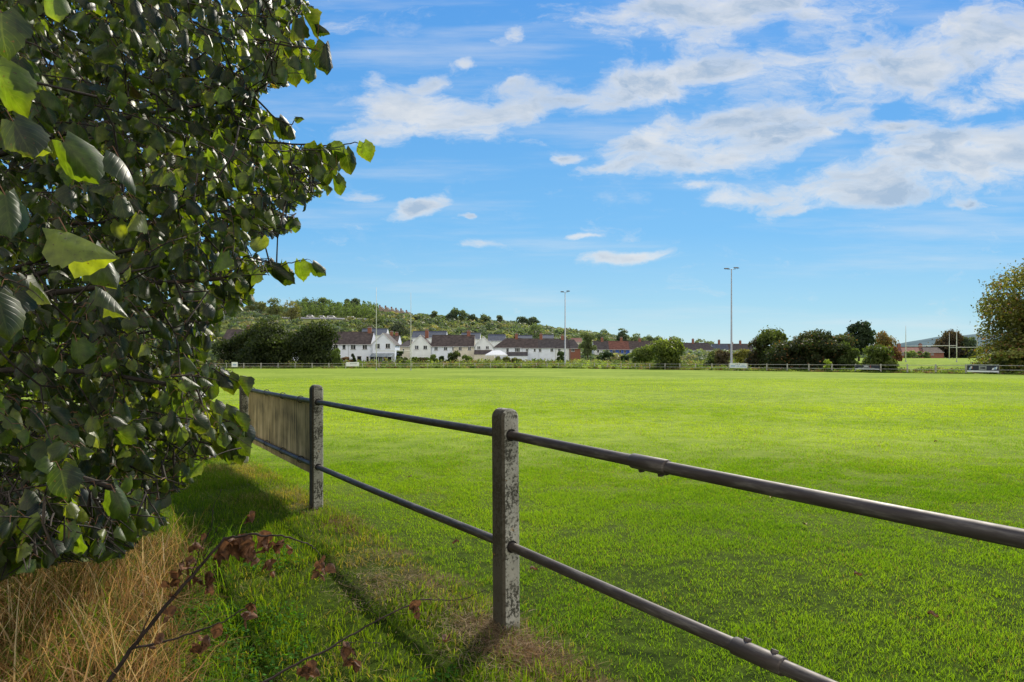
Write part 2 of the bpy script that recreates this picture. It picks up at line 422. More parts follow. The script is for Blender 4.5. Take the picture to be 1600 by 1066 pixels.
def turf(name, n, y0, y1, h0, w0):
    x, y = sample_ground(n, y0, y1)
    d = dline(x, y)
    cl = vnoise(x, y, 2.2, 1) * .5 + vnoise(x, y, 6.5, 2) * .35 + vnoise(x, y, 17, 6) * .15
    big = vnoise(x, y, .5, 3)
    strip = np.exp(-((d + .05) / .34) ** 2)
    keep = (d > .0) & (rng.random(n) < np.clip(.26 + 2.1 * (cl - .29), .22, 1)) & (rng.random(n) > strip * .55)
    keep &= rng.random(n) < (1 - smooth(.72 * y1, y1, y)) * (1 if y0 < 3 else smooth(y0, y0 * 1.3, y))
    keep &= ~((x < -2.2) & (y < 5.8) & (d < -1.6))
    x, y, cl, big, strip, d = (a[keep] for a in (x, y, cl, big, strip, d))
    m = len(x)
    hgt = h0 * (.45 + .9 * cl) * rng.uniform(.6, 1.3, m)
    c = np.empty((m, 3)); v = rng.random(m)
    t_ = np.clip(.15 + .5 * big + .5 * (v - .3) - .35 * (cl - .5), 0, 1)[:, None]
    c[:] = np.array([.075, .175, .010]) * (1 - t_) + np.array([.255, .385, .036]) * t_
    far = smooth(5, 16, y)[:, None]
    c *= (1.15 + .45 * far); c[:, 0] *= (1 + .25 * far[:, 0])
    dead = rng.random(m) < (.03 + .35 * strip * (vnoise(x, y, 2.5, 9)) + .06 * (vnoise(x, y, 1.2, 12) > .62))
    c[dead] = np.array([.26, .22, .12]) * rng.uniform(.6, 1.2, (dead.sum(), 1))
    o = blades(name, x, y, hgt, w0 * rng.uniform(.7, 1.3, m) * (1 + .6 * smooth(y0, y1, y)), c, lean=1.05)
    return o

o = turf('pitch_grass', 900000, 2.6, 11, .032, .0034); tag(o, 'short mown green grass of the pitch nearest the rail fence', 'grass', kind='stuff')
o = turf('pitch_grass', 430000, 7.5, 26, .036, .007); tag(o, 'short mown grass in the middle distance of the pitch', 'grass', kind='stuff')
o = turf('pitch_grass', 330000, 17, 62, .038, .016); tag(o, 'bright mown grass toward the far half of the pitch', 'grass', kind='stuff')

def verge():
    n = 380000
    x, y = sample_ground(n, 2.4, 14, -.95, .15)
    d = dline(x, y); m0 = (d <= .12)
    x, y, d = x[m0], y[m0], d[m0]; n = len(x)
    cl = vnoise(x, y, 2.0, 21) * .6 + vnoise(x, y, 6, 22) * .4
    strip = np.exp(-((d + .08) / .42) ** 2)
    pat = vnoise(x, y, 1.3, 23) * .55 + vnoise(x, y, 3.5, 24) * .45
    straw = np.clip(strip * (pat - .12) * 1.25 + smooth(.54, .72, pat) * .5, 0, 1)
    keep = rng.random(n) < np.clip(.45 + .9 * (cl - .2) - .12 * straw, .3, 1)
    x, y, d, cl, straw, pat = (a[keep] for a in (x, y, d, cl, straw, pat)); n = len(x)
    hgt = .047 * (.2 + 1.9 * cl) * rng.uniform(.5, 1.5, n)
    t_ = np.clip(rng.random(n) * .7 + .3 * pat, 0, 1)[:, None]
    c = np.array([.05, .125, .010]) * (1 - t_) + np.array([.24, .32, .03]) * t_
    dead = rng.random(n) < np.clip(.08 + .85 * straw ** 1.2, 0, .9)
    k = rng.random((dead.sum(), 1))
    c[dead] = np.array([.42, .35, .18]) * k + np.array([.17, .13, .065]) * (1 - k)
    hgt[dead] *= .75
    ln = np.where(dead, 1.6, .7)
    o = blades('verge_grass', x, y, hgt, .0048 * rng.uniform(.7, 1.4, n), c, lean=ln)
    tag(o, 'rough unmown grass and dead straw along the fence foot', 'grass', kind='stuff')
verge()

# broad-leaved ground cover (clover and nettle sprigs) in the near verge
def clover():
    n = 9000
    x, y = sample_ground(n, 2.7, 5.2, -.5, -.08)
    d = dline(x, y); k = (d < -.45) & (vnoise(x, y, 2.3, 31) > .5); x, y = x[k], y[k]; n = len(x)
    z = gz(x, y) + rng.uniform(.02, .07, n)
    s = rng.uniform(.006, .013, n); a = rng.uniform(0, 6.28, n); tl = rng.normal(0, .35, (n, 2))
    V = np.empty((n, 4, 3)); 
    for i, (ca, sa) in enumerate(((1, 0), (0, .8), (-1, 0), (0, -.8))):
        dx = (ca * np.cos(a) - sa * np.sin(a)) * s; dy = (ca * np.sin(a) + sa * np.cos(a)) * s
        V[:, i] = np.stack([x + dx, y + dy, z + dx * tl[:, 0] + dy * tl[:, 1]], -1)
    C = np.repeat((np.array([.06, .16, .02]) * rng.uniform(.6, 1.7, (n, 1)))[:, None], 4, 1)
    o = mesh_np('clover_cover', V.reshape(-1, 3), np.arange(n * 4).reshape(n, 4), M['grass'], color=C.reshape(-1, 3))
    tag(o, 'low clover and weed leaves in the verge beside the dead twigs', 'ground cover', kind='stuff')
clover()

# tall dry straw clump at lower left
def stalks(name, x, y, L_, wid, colr, droop, label, cat, matr=None, az=None, seg=5, z=None, tilt=(.25, .25)):
    n = len(x)
    if z is None: z = gz(x, y)
    a = rng.uniform(0, 6.283, n) if az is None else az
    th = np.abs(rng.normal(tilt[0], tilt[1], n))
    P = np.empty((n, seg, 3)); P[:, 0] = np.stack([x, y, z], -1)
    for i in range(1, seg):
        ang = th + droop * (i / seg) ** 2
        st = (L_ / (seg - 1))
        P[:, i] = P[:, i - 1] + np.stack([np.sin(ang) * np.cos(a) * st, np.sin(ang) * np.sin(a) * st, np.cos(ang) * st], -1)
    wa = rng.uniform(0, 6.283, n)
    w = np.stack([np.cos(wa), np.sin(wa), rng.uniform(-.4, .4, n)], -1) * (wid * .5)[:, None]
    tap = np.linspace(1, .25, seg)
    V = np.stack([P - w[:, None] * tap[None, :, None], P + w[:, None] * tap[None, :, None]], 2).reshape(n, seg * 2, 3)
    i0 = (np.arange(n) * seg * 2)[:, None, None]
    q = (i0 + np.array([[2 * i, 2 * i + 1, 2 * i + 3, 2 * i + 2] for i in range(seg - 1)])[None]).reshape(-1, 4)
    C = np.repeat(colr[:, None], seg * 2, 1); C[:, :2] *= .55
    o = mesh_np(name, V.reshape(-1, 3), q, matr or M['straw'], color=C.reshape(-1, 3))
    return tag(o, label, cat, kind='stuff')

def straw_clump():
    n = 10500
    y = rng.uniform(2.3, 5.6, n); u = rng.uniform(-.98, -.42, n); x = u * y
    d = dline(x, y)
    cx = vnoise(x, y, 2.2, 41)
    px = u * F + 800
    edge = 312 - 90 * (vnoise(y, y, 1.5, 44) - .3)
    k = (px < edge) & (rng.random(n) < .25 + .9 * cx) & (rng.random(n) < smooth(360, 200, px) + .12)
    x, y, cx = x[k], y[k], cx[k]; n = len(x)
    Ls = rng.uniform(.16, .46, n) * (.6 + .6 * cx)
    t_ = rng.random((n, 1)); t_ = t_ ** 1.3; c = np.array([.84, .58, .27]) * t_ + np.array([.24, .11, .035]) * (1 - t_)
    g_ = rng.random(n) < .22; c[g_] = np.array([.10, .17, .03])
    stalks('dry_grass', x, y, Ls, rng.uniform(.0025, .006, n), c, rng.uniform(.2, 2.4, n), 'tall golden dry grass at the lower left under the lime tree', 'dry grass', tilt=(.35, .4))
    n = 420; y = rng.uniform(2.4, 5.4, n); u = rng.uniform(-.95, -.5, n); x = u * y
    t_ = rng.random((n, 1)); c = np.array([.80, .66, .40]) * t_ + np.array([.36, .20, .09]) * (1 - t_)
    stalks('dry_stems', x, y, rng.uniform(.22, .52, n), rng.uniform(.006, .011, n), c, rng.uniform(.2, 1.8, n), 'scattered thicker straw stems standing out of the tall dry grass', 'dry grass', tilt=(.5, .45))
    # broad green blades coming up through the straw
    n = 2600; y = rng.uniform(2.5, 5.6, n); u = rng.uniform(-.8, -.40, n); x = u * y; k = vnoise(x, y, 2.6, 51) > .52; x, y = x[k], y[k]; n = len(x)
    t_ = rng.random((n, 1)); c = np.array([.17, .28, .03]) * t_ + np.array([.05, .12, .015]) * (1 - t_)
    stalks('tall_grass', x, y, rng.uniform(.12, .30, n), rng.uniform(.004, .008, n), c, rng.uniform(.6, 2.0, n), 'arching green grass blades growing between dry straw and lawn', 'grass', matr=M['grass'], tilt=(.3, .25))
    # thatch lying on the ground
    n = 9000
    y = rng.uniform(2.3, 5.6, n); u = rng.uniform(-.98, -.45, n); x = u * y
    t_ = rng.random((n, 1)); c = np.array([.34, .20, .08]) * t_ + np.array([.10, .05, .02]) * (1 - t_)
    stalks('dry_thatch', x, y, rng.uniform(.1, .3, n), rng.uniform(.003, .006, n), c, rng.uniform(.2, .8, n), 'matted dead stalks lying beneath the tall dry grass', 'dry grass', tilt=(1.3, .25), z=gz(x, y) + rng.uniform(0, .07, n))
straw_clump()

def fence_straw():
    """raked dead clippings around the post feet"""
    ctr = [(0, -.12, .22, 2300), (.42, -.12, .18, 1700), (-1.0, -.32, .26, 1500), (-2.7, .0, .2, 1200), (-3.5, -.15, .15, 250), (-5.2, -.4, .4, 600), (.35, -.35, .25, 400)]
    X_, Y_, K = [], [], []
    for a, d, r, n in ctr:
        aa = a + rng.normal(0, r, n); dd = d + rng.normal(0, r * .5, n)
        X_.append(A0[0] + aa * E0[0] + dd * N0[0]); Y_.append(A0[1] + aa * E0[1] + dd * N0[1]); K.append(np.full(n, a))
    x = np.concatenate(X_); y = np.concatenate(Y_); a = np.concatenate(K); n = len(x)
    t_ = rng.random((n, 1)); c = np.array([.50, .39, .23]) * t_ + np.array([.13, .085, .05]) * (1 - t_)
    red = (np.abs(a + 2.75) < .1) | (np.abs(a - .45) < .1); c[red] = c[red] * np.array([.85, .70, .56])
    stalks('dead_clippings', x, y, rng.uniform(.03, .10, n), rng.uniform(.002, .0042, n), c, rng.uniform(0, .8, n), 'heaps of dead brown grass clippings around the fence post feet', 'dead grass', tilt=(1.35, .2), z=gz(x, y) + rng.uniform(.0, .035, n), seg=4)
fence_straw()

# ------------------------------------------------------------------ near rail fence
s_post = 3.532
fence = empty('rail_fence', (A0[0], A0[1], gzf(*A0)), 'near fence of weathered concrete posts and two steel tube rails running along the pitch', 'fence')
ang = math.atan2(E0[1], E0[0])
def lpt(a, z, d=0): return (A0[0] + a * E0[0] + d * N0[0], A0[1] + a * E0[1] + d * N0[1], z)

def concrete_post(a, lean=0, h=1.217):
    """rounded-top post, 107 mm across the rail direction face, 124 mm the other way; local X runs along the fence"""
    mb = MB(); wy, wx = .107, .124
    hx, hy_ = wx / 2, wy / 2
    # outline of the face the rails pass through (local Y-Z): half round head, then extruded along X with chamfer
    prof = []
    zt = h
    nseg = 14
    for k in range(nseg + 1):
        t_ = math.pi * k / nseg
        prof.append((math.cos(t_) * hy_, zt - hy_ * .95 + math.sin(t_) * hy_ * .95))
    prof = [(hy_, z_) for z_ in (-.3, .1, .45, .8)] + prof + [(-hy_, z_) for z_ in (.8, .45, .1, -.3)]
    vs = []; ch = .012
    def jit(x_, y_, z_, i):
        k = .0022
        return (x_ + k * mnoise.noise(Vector((i, z_ * 9, a))), y_ + k * mnoise.noise(Vector((i + 9, z_ * 9, a))), z_)
    for xi, (xx, ins) in enumerate(((-hx, ch), (-hx + ch, 0), (hx - ch, 0), (hx, ch))):
        for (yy, zz) in prof:
            s = (hy_ - ins) / hy_
            zc = zt - hy_ * .95
            z2 = zz if zz <= zc else zc + (zz - zc) * s
            vs.append(jit(xx, yy * s, z2, xi))
    n = len(prof); fs = []
    for k in range(3):
        for i in range(n - 1):
            fs.append((k * n + i, k * n + i + 1, (k + 1) * n + i + 1, (k + 1) * n + i))
    fs.append(tuple(range(n))[::-1]); fs.append(tuple(3 * n + i for i in range(n)))
    mb.add(vs, fs)
    o = mb.build('post', M['concrete'], fence)
    p = lpt(a, 0); z0 = 0.0
    o.location = (p[0] - fence.location[0], p[1] - fence.location[1], z0 - fence.location[2])
    o.rotation_euler = (0, lean, ang)
    # dark sockets where the rails enter
    for zz in (rail_top(a), rail_bot(a)):
        for sgn in (-1, 1):
            c = MB(); c.tube([(sgn * (hx - .01), 0, zz), (sgn * (hx + .0015), 0, zz)], .033, 20)
            q = c.build('rail_socket', M['socket'], o, smooth_=False)
    return o
def rail_top(a): return float(np.interp(a, [-14, -7.06, -3.53, 0, 3.53, 7], [1.03, 1.04, 1.051, 1.076, 1.052, 1.05]))
def rail_bot(a): return float(np.interp(a, [-14, -7.06, -3.53, 0, 3.53, 7], [.40, .41, .42, .483, .50, .50]))
M['socket'] = simple('dark_socket', (.02, .018, .015), 1, .1)
posts = [-14.12, -10.6, -7.06, -3.532, 0, 3.532]
for k, a in enumerate(posts): concrete_post(a, lean=(.006, .0, 0, 0, -.012, 0)[k])
def rail(fn, r):
    mb = MB(); pts = []
    stations = []
    for a in posts: stations += [a]
    for a0, a1 in zip(posts[:-1], posts[1:]):
        for k in range(6):
            t_ = k / 6; a = a0 + (a1 - a0) * t_
            z = fn(a0) * (1 - t_) + fn(a1) * t_ - .006 * math.sin(math.pi * t_)
            # local coordinates: along X
            pts.append((a, 0, z))
    pts.append((posts[-1], 0, fn(posts[-1])))
    mb.tube(pts, r, 20)
    o = mb.build('rail', M['tube'], fence, smooth_=True)
    o.location = (0, 0, -fence.location[2]); o.rotation_euler = (0, 0, ang)
    return o
r_top = rail(rail_top, .0245); r_bot = rail(rail_bot, .0245)
def coupler(parent, fn, a, rot):
    mb = MB(); L_ = .20; a0, a1 = a - L_ / 2, a + L_ / 2
    def z(q):
        i = 4 if q >= 0 else 3
        t_ = (q - posts[i]) / 3.532
        return fn(posts[i]) * (1 - t_) + fn(posts[i] + 3.532) * t_ - .006 * math.sin(math.pi * t_)
    mb.tube([(a0, 0, z(a0)), (a0 + .004, 0, z(a0)), (a1 - .004, 0, z(a1)), (a1, 0, z(a1))], [.029, .031, .031, .029], 24)
    o = mb.build('rail_coupler', M['tube'], parent, smooth_=True)
    for q in (a0 + .045, a1 - .045):
        b = MB(); zc = z(q); c, s = math.cos(rot), math.sin(rot)
        d = Vector((0, s, c))
        p = Vector((q, 0, zc))
        b.tube([p + d * .027, p + d * .0405, p + d * .041, p + d * .036], [.013, .013, .008, .006], 8)
        b.build('bolt', M['tube'], o)
    return o
coupler(r_top, rail_top, 1.098, math.pi * .93)
coupler(r_bot, rail_bot, 1.62, math.pi * .12)

# advertising board seen from behind, between the second and third visible posts, hung on the pitch side of the rails
bd = empty('advertising_board', lpt(-5.3, .30, .04), 'weathered plywood board seen from behind, wired to the rails between two concrete posts', 'board', rz=ang)
mb = MB(); mb.box(-1.66, -.35, .0, .012, 0, .74); 
mb.build('panel', M['board'], bd, bevel=.002)
mb = MB(); mb.box(-.344, 1.69, .0, .012, -.005, .735); mb.build('panel', M['board'], bd, bevel=.002)
mb = MB(); mb.box(-1.64, 1.68, -.018, -.002, .70, .735); mb.build('batten', M['board'], bd)
for q in (-1.2, -.35, .45, 1.2):
    for zz in (rail_top(-5.3) - .30, rail_bot(-5.3) - .30):
        mb = MB()
        pts = [(q, -.04 + .034 * math.cos(t_), zz + .034 * math.sin(t_)) for t_ in np.linspace(0, 2 * math.pi, 13)]
        mb.tube(pts, .005, 5); mb.build('wire_tie', M['tube'], bd)

# ------------------------------------------------------------------ far perimeter fence
pf = empty('perimeter_fence', (FAR[2][0], FAR[2][1], gzf(*FAR[2])), 'pale concrete post and rail fence around the far side of the pitch', 'fence')
def far_points():
    pts = []
    for (a, b) in zip(FAR[:-1], FAR[1:]):
        L_ = math.dist(a, b); n = max(1, round(L_ / 3.3))
        for k in range(n): pts.append((a[0] + (b[0] - a[0]) * k / n, a[1] + (b[1] - a[1]) * k / n))
    pts.append(FAR[-1]); return pts
fp = far_points()
pm = MB(); 
for z0, z1, x0 in ((0, 0, 0),): pass
pm.box(-.065, .065, -.065, .065, -.3, 1.04); pm.box(-.05, .05, -.05, .05, 1.04, 1.10)
post0 = pm.build('post', M['concrete_far'], pf)
for i, (x, y) in enumerate(fp):
    o = post0 if i == 0 else post0.copy()
    if i: link(o, pf)
    o.location = (x - pf.location[0], y - pf.location[1], gzf(x, y) - pf.location[2])
for zz in (.96, .47):
    mb = MB()
    mb.tube([(x - pf.location[0], y - pf.location[1], gzf(x, y) + zz - pf.location[2]) for x, y in fp], .032, 6)
    mb.build('rail', M['concrete_far'], pf, smooth_=True)

def far_board(px0, px1, ytop, ybot, name, label, base, deco):
    """a board hung on the pitch side of the far fence between two horizontal pixel stations"""
    def hit(px):
        u = (px - 800) / F
        for a, b in zip(FAR[:-1], FAR[1:]):
            # solve a + t(b-a) with x = u*y
            dx, dy = b[0] - a[0], b[1] - a[1]
            den = dx - u * dy
            if abs(den) < 1e-6: continue
            t_ = (u * a[1] - a[0]) / den
            if -.001 <= t_ <= 1.001: return (a[0] + dx * t_, a[1] + dy * t_)
    a, b = hit(px0), hit(px1)
    dxy = Vector((b[0] - a[0], b[1] - a[1])); W = dxy.length; an = math.atan2(dxy.y, dxy.x)
    zt = CAMH - (ytop - HZ) / F * a[1]; zb = CAMH - (ybot - HZ) / F * a[1]
    n = Vector((math.sin(an), -math.cos(an)))
    root = empty(name, (a[0] + n.x * .1, a[1] + n.y * .1, zb), label, 'board', rz=an)
    mb = MB(); mb.box(0, W, -.02, .0, 0, zt - zb); mb.build('panel', base, root)
    H = zt - zb
    for (x0, x1, z0, z1, m_, sh) in deco:
        mb = MB(); s = sh * (z1 - z0) * H
        mb.add([(x0 * W, -.026, z0 * H), (x1 * W, -.026, z0 * H), (x1 * W + s, -.026, z1 * H), (x0 * W + s, -.026, z1 * H)], [(0, 1, 2, 3)])
        mb.build('printed_mark', m_, root)
    return root
navy = simple('navy_print', (.012, .016, .035), .5, .1); wh = simple('white_print', (.75, .77, .8), .5, .03); bl = simple('pale_blue_print', (.30, .42, .62), .5, .1)
gy = simple('grey_print', (.28, .30, .30), .6, .2); bk = simple('black_print', (.03, .03, .04), .6, .1); rd = simple('red_print', (.35, .06, .05), .6, .1)
far_board(541, 561, 566, 572.5, 'advertising_board', 'plain white board on the far fence left of the rugby posts', wh, [(.3, .85, .55, .68, gy, 0)])
far_board(362, 371.5, 566, 573.5, 'advertising_board', 'white board on the far fence at the edge of the lime tree', wh, [(.2, .8, .3, .6, bl, 0)])
far_board(1141, 1168, 567.6, 575, 'advertising_board', 'white board with faint blue lettering at the foot of the taller floodlight', wh,
          [(.36, .40, .68, .82, bk, 0), (.45, .49, .68, .82, bk, 0), (.54, .58, .68, .82, bk, 0), (.06, .34, .3, .55, bl, 0), (.40, .56, .34, .5, bl, .2), (.62, .95, .22, .36, bl, 0), (.70, .88, .55, .66, bl, 0)])
far_board(1337, 1375, 570.6, 577, 'advertising_board', 'dark board with a white bottom strip beneath the round bush', navy,
          [(0.0, 1, 0, .17, wh, 0), (.12, .8, .2, .38, gy, .3), (.34, .6, .88, .93, wh, 0), (.34, .6, .5, .55, wh, 0), (.38, .56, .66, .78, wh, 0), (.62, .65, .4, .95, rd, 0)])
far_board(1512, 1561.5, 569.3, 581.2, 'advertising_board', 'wide dark board with two pale slanted emblems beside the big right hand tree', navy,
          [(0, 1, 0, .2, wh, 0), (0, 1, .86, 1, gy, 0), (.05, .12, .32, .60, bl, .5), (.09, .15, .45, .72, wh, .3), (.16, .18, .42, .66, rd, 0), (.78, .84, .30, .56, wh, .5), (.84, .90, .36, .66, bl, .4), (.91, .94, .38, .72, wh, .2), (.38, .62, .26, .80, gy, 0), (.42, .58, .40, .66, bk, 0)])

# ------------------------------------------------------------------ goal posts, floodlights
def goal(name, label, P0, P1, zbar, ztop, r, parts=True, ztop2=None):
    g0 = gzf(*P0); root = empty(name, (P0[0], P0[1], g0), label, 'goal posts', 'rugby posts')
    for p, zt in ((P0, ztop), (P1, ztop2 or ztop)):
        mb = MB(); gg = gzf(*p) - g0; x, y = p[0] - P0[0], p[1] - P0[1]
        mb.tube([(x, y, gg - .2), (x, y, zbar), (x, y, (zt + zbar) * .5), (x, y, zt)], [r, r, r * .8, r * .45], 10)
        mb.build('upright', M['whitepaint'], root, smooth_=True)
        mb = MB(); mb.tube([(x, y, gg), (x, y, gg + .25)], r * 1.8, 10); mb.build('ground_sleeve', M['pole'], root)
    mb = MB(); mb.tube([(0, 0, zbar), (P1[0] - P0[0], P1[1] - P0[1], zbar)], r * .8, 10); mb.build('crossbar', M['whitepaint'], root, smooth_=True)
def gp(px, D): return ((px - 800) / F * D, D)
g0 = gzf(*gp(588, 107))
goal('rugby_posts', 'tall white rugby posts on the near pitch in front of the white gabled house', gp(588, 107), gp(642, 107), 3.05, 13.0, .06, ztop2=12.2)
goal('rugby_posts', 'nearer white posts with wide crossbar on the raised right field', gp(1415.5, 118), gp(1495, 112), 2.75, 6.3, .07, ztop2=5.3)
goal('rugby_posts', 'farther white posts behind, overlapping the wider ones on the right field', gp(1483.5, 195), gp(1527, 190), 3.3, 7.6, .09, ztop2=6.6)

def floodlight(px, D, ytop, label, spread):
    x, y = gp(px, D); g0 = gzf(x, y); H = CAMH - (ytop - HZ) / F * D - g0
    root = empty('floodlight', (x, y, g0), label, 'floodlight', 'floodlight masts beside the far fence')
    mb = MB(); mb.tube([(0, 0, 0), (0, 0, 1.4), (0, 0, 1.41), (0, 0, H)], [.2, .2, .17, .075], 12); mb.build('mast', M['pole'], root, smooth_=True)
    mb = MB(); mb.box(-.18, .18, -.215, -.20, .3, 1.1); mb.build('access_door', M['pole'], root)
    mb = MB(); mb.tube([(-spread * .72, 0, H - .03), (spread * .72, 0, H - .03)], .035, 8); mb.build('cross_arm', M['pole'], root)
    for s in (-1, 1):
        for q in (.62, 1.0):
            hd = MB(); cx = s * spread * q; z = H + (.22 if s > 0 else .08)
            hd.add([(cx - .22, -.32, z - .16), (cx + .22, -.32, z - .16), (cx + .18, .28, z - .02), (cx - .18, .28, z - .02),
                    (cx - .22, -.32, z - .08), (cx + .22, -.32, z - .08), (cx + .16, .2, z + .12), (cx - .16, .2, z + .12)],
                   [(0, 3, 2, 1), (4, 5, 6, 7), (0, 1, 5, 4), (1, 2, 6, 5), (2, 3, 7, 6), (3, 0, 4, 7)])
            hd.tube([(cx, 0, z - .05), (cx, 0, H - .03)], .02, 6)
            hd.build('lamp_head', M['lamp'], root)
M['lamp'] = simple('lamp_housing', (.05, .055, .06), .9, .1, spec=.1)
floodlight(883, 142, 456.5, 'slim grey floodlight mast with twin heads left of the narrow willow', .75)
floodlight(1143, 110, 420.5, 'taller grey floodlight mast standing behind the white lettered board', .95)

# ------------------------------------------------------------------ houses
def slab(mb, pts, t=.12, m=0):
    """thin roof slab: quad/tri pts extruded down"""
    n = len(pts); p = [Vector(q) for q in pts]
    nrm = (p[1] - p[0]).cross(p[2] - p[0]).normalized()
    if nrm.z < 0: nrm = -nrm
    lo = [q - nrm * t for q in p]
    mb.add(p + lo, [tuple(range(n)), tuple(range(2 * n - 1, n - 1, -1))] + [(i, i + n, (i + 1) % n + n, (i + 1) % n) for i in range(n)], m)

def window(root, cx, cz, w, h, y=0, lights=2):
    mb = MB(); e = .06
    mb.box(cx - w / 2, cx + w / 2, y - .05, y + .01, cz - h / 2, cz - h / 2 + e); mb.box(cx - w / 2, cx + w / 2, y - .05, y + .01, cz + h / 2 - e, cz + h / 2)
    mb.box(cx - w / 2, cx - w / 2 + e, y - .048, y + .008, cz - h / 2 + e, cz + h / 2 - e); mb.box(cx + w / 2 - e, cx + w / 2, y - .048, y + .008, cz - h / 2 + e, cz + h / 2 - e)
    for k in range(1, lights):
        xx = cx - w / 2 + w * k / lights; mb.box(xx - .04, xx + .04, y - .046, y + .006, cz - h / 2 + e, cz + h / 2 - e)
    fr = mb.build('window', M['frame'], root)
    mb = MB(); mb.box(cx - w / 2 + .03, cx + w / 2 - .03, y - .02, y - .012, cz - h / 2 + .03, cz + h / 2 - .03); mb.build('pane', M['glass'], fr)
    mb = MB(); mb.box(cx - w / 2 - .1, cx + w / 2 + .1, y - .14, y - .003, cz - h / 2 - .1, cz - h / 2 - .004); mb.build('sill', M['stone_sill'], fr)

def house(px0, px1, D, yr, ye, wall, roof, label, wins=(), chims=(), gable=None, hip=(0, 0), name='terraced_house', depth=8, group=None, g=None, doors=(), wallx=None, cat='house', chbrick='brick', low=()):
    """px0,px1: ends; yr/ye: ridge and eave rows measured in the photo at distance D; gable: None|'front' ; hip: length of hip in m each side"""
    x0, x1 = (px0 - 800) / F * D, (px1 - 800) / F * D
    zr = lambda py, DD=D: CAMH - (py - HZ) / F * DD
    gd = min(gzf(x0, D), gzf(x1, D)) if g is None else g
    ze = zr(ye) - gd; zrd = zr(yr, D + (0 if gable == 'front' else depth / 2)) - gd
    xc = (x0 + x1) / 2; W = x1 - x0
    root = empty(name, (xc, D, gd), label, cat, group)
    h = W / 2; mb = MB()
    if gable == 'front':
        pr = .35
        mb.add([(-h, 0, -1), (h, 0, -1), (h, 0, ze), (0, 0, zrd - .12), (-h, 0, ze), (-h, depth, -1), (h, depth, -1), (h, depth, ze), (0, depth, zrd - .12), (-h, depth, ze)],
               [(0, 1, 2, 3, 4), (9, 8, 7, 6, 5), (0, 5, 6, 1), (1, 6, 7, 2), (2, 7, 8, 3), (3, 8, 9, 4), (4, 9, 5, 0)])
        mb.build('wall', M[wall], root)
        mb = MB(); sl = (zrd - ze) / h; o_ = .35
        slab(mb, [(0, -.15, zrd), (0, depth + .2, zrd), (-h - o_, depth + .2, ze - sl * o_), (-h - o_, -.15, ze - sl * o_)])
        slab(mb, [(0.001, -.15, zrd + .001), (h + o_, -.15, ze - sl * o_), (h + o_, depth + .2, ze - sl * o_), (.001, depth + .2, zrd + .001)])
        rf = mb.build('roof', M[roof], root)
        mb = MB()
        for s in (-1, 1):
            mb.add([(0, -.2, zrd - .02), (s * (h + o_), -.2, ze - sl * o_ - .02), (s * (h + o_), -.2, ze - sl * o_ - .24), (0, -.2, zrd - .26)], [(0, 1, 2, 3) if s > 0 else (3, 2, 1, 0)])
        mb.build('bargeboard', M['frame'], rf)
    else:
        mb.box(-h + .002, h - .002, 0, depth, -1, ze)
        hl, hr = hip
        if not hl: mb.add([(-h + .002, 0, ze), (-h + .002, depth, ze), (-h + .002, depth / 2, zrd - .15), (-h + .06, 0, ze), (-h + .06, depth, ze), (-h + .06, depth / 2, zrd - .15)], [(0, 2, 1), (3, 4, 5), (0, 3, 5, 2), (1, 2, 5, 4)])
        if not hr: mb.add([(h - .002, 0, ze), (h - .002, depth, ze), (h - .002, depth / 2, zrd - .15), (h - .06, 0, ze), (h - .06, depth, ze), (h - .06, depth / 2, zrd - .15)], [(0, 1, 2), (3, 5, 4), (0, 2, 5, 3), (1, 4, 5, 2)])
        mb.build('wall', M[wall], root)
        mb = MB(); o_ = .3; sl = (zrd - ze) / (depth / 2)
        xl, xr = -h - (.25 if hl else 0), h + (.25 if hr else 0)
        lo = ze - sl * o_
        slab(mb, [(xl, -o_, lo), (xr, -o_, lo), (h - hr, depth / 2, zrd), (-h + hl, depth / 2, zrd)])
        slab(mb, [(xr, depth + o_, lo), (xl, depth + o_, lo), (-h + hl, depth / 2, zrd), (h - hr, depth / 2, zrd)])
        if hl: slab(mb, [(xl, depth + o_, lo), (xl, -o_, lo), (-h + hl, depth / 2, zrd)])
        if hr: slab(mb, [(xr, -o_, lo), (xr, depth + o_, lo), (h - hr, depth / 2, zrd)])
        rf = mb.build('roof', M[roof], root)
        mb = MB(); mb.tube([(xl, -o_ - .07, lo - .06), (xr, -o_ - .07, lo - .06)], .065, 6); mb.build('gutter', M['frame'], rf)
        mb = MB(); mb.tube([(-h + hl, depth / 2, zrd + .04), (h - hr, depth / 2, zrd + .04)], .11, 6); mb.build('ridge_tiles', M['tile_dark'], rf)
    for (cpx, cpt) in chims:
        cx = (cpx - 800) / F * D - xc; Dc = D + depth / 2; zt = CAMH - (cpt - HZ) / F * Dc - gd
        mb = MB(); mb.box(cx - .55, cx + .55, depth / 2 - .4, depth / 2 + .4, zrd - 1, zt - .12); ch = mb.build('chimney', M[chbrick], rf)
        mb.__init__(); mb.box(cx - .62, cx + .62, depth / 2 - .47, depth / 2 + .47, zt - .12, zt); mb2 = mb
        mb2.build('chimney_cap', M['stone_sill'], rf)
        mb = MB()
        for q in (-.3, 0, .3): mb.tube([(cx + q, depth / 2, zt), (cx + q, depth / 2, zt + .38)], [.12, .09], 8)
        mb.build('chimney_pot', M['redtile'], rf)
    for w_ in wins:
        a, b_, t_, bt = w_[:4]; n_ = w_[4] if len(w_) > 4 else 2
        cx = ((a + b_) / 2 - 800) / F * D - xc; window(root, cx, (zr((t_ + bt) / 2) - gd), (b_ - a) / F * D, (bt - t_) / F * D, 0, n_)
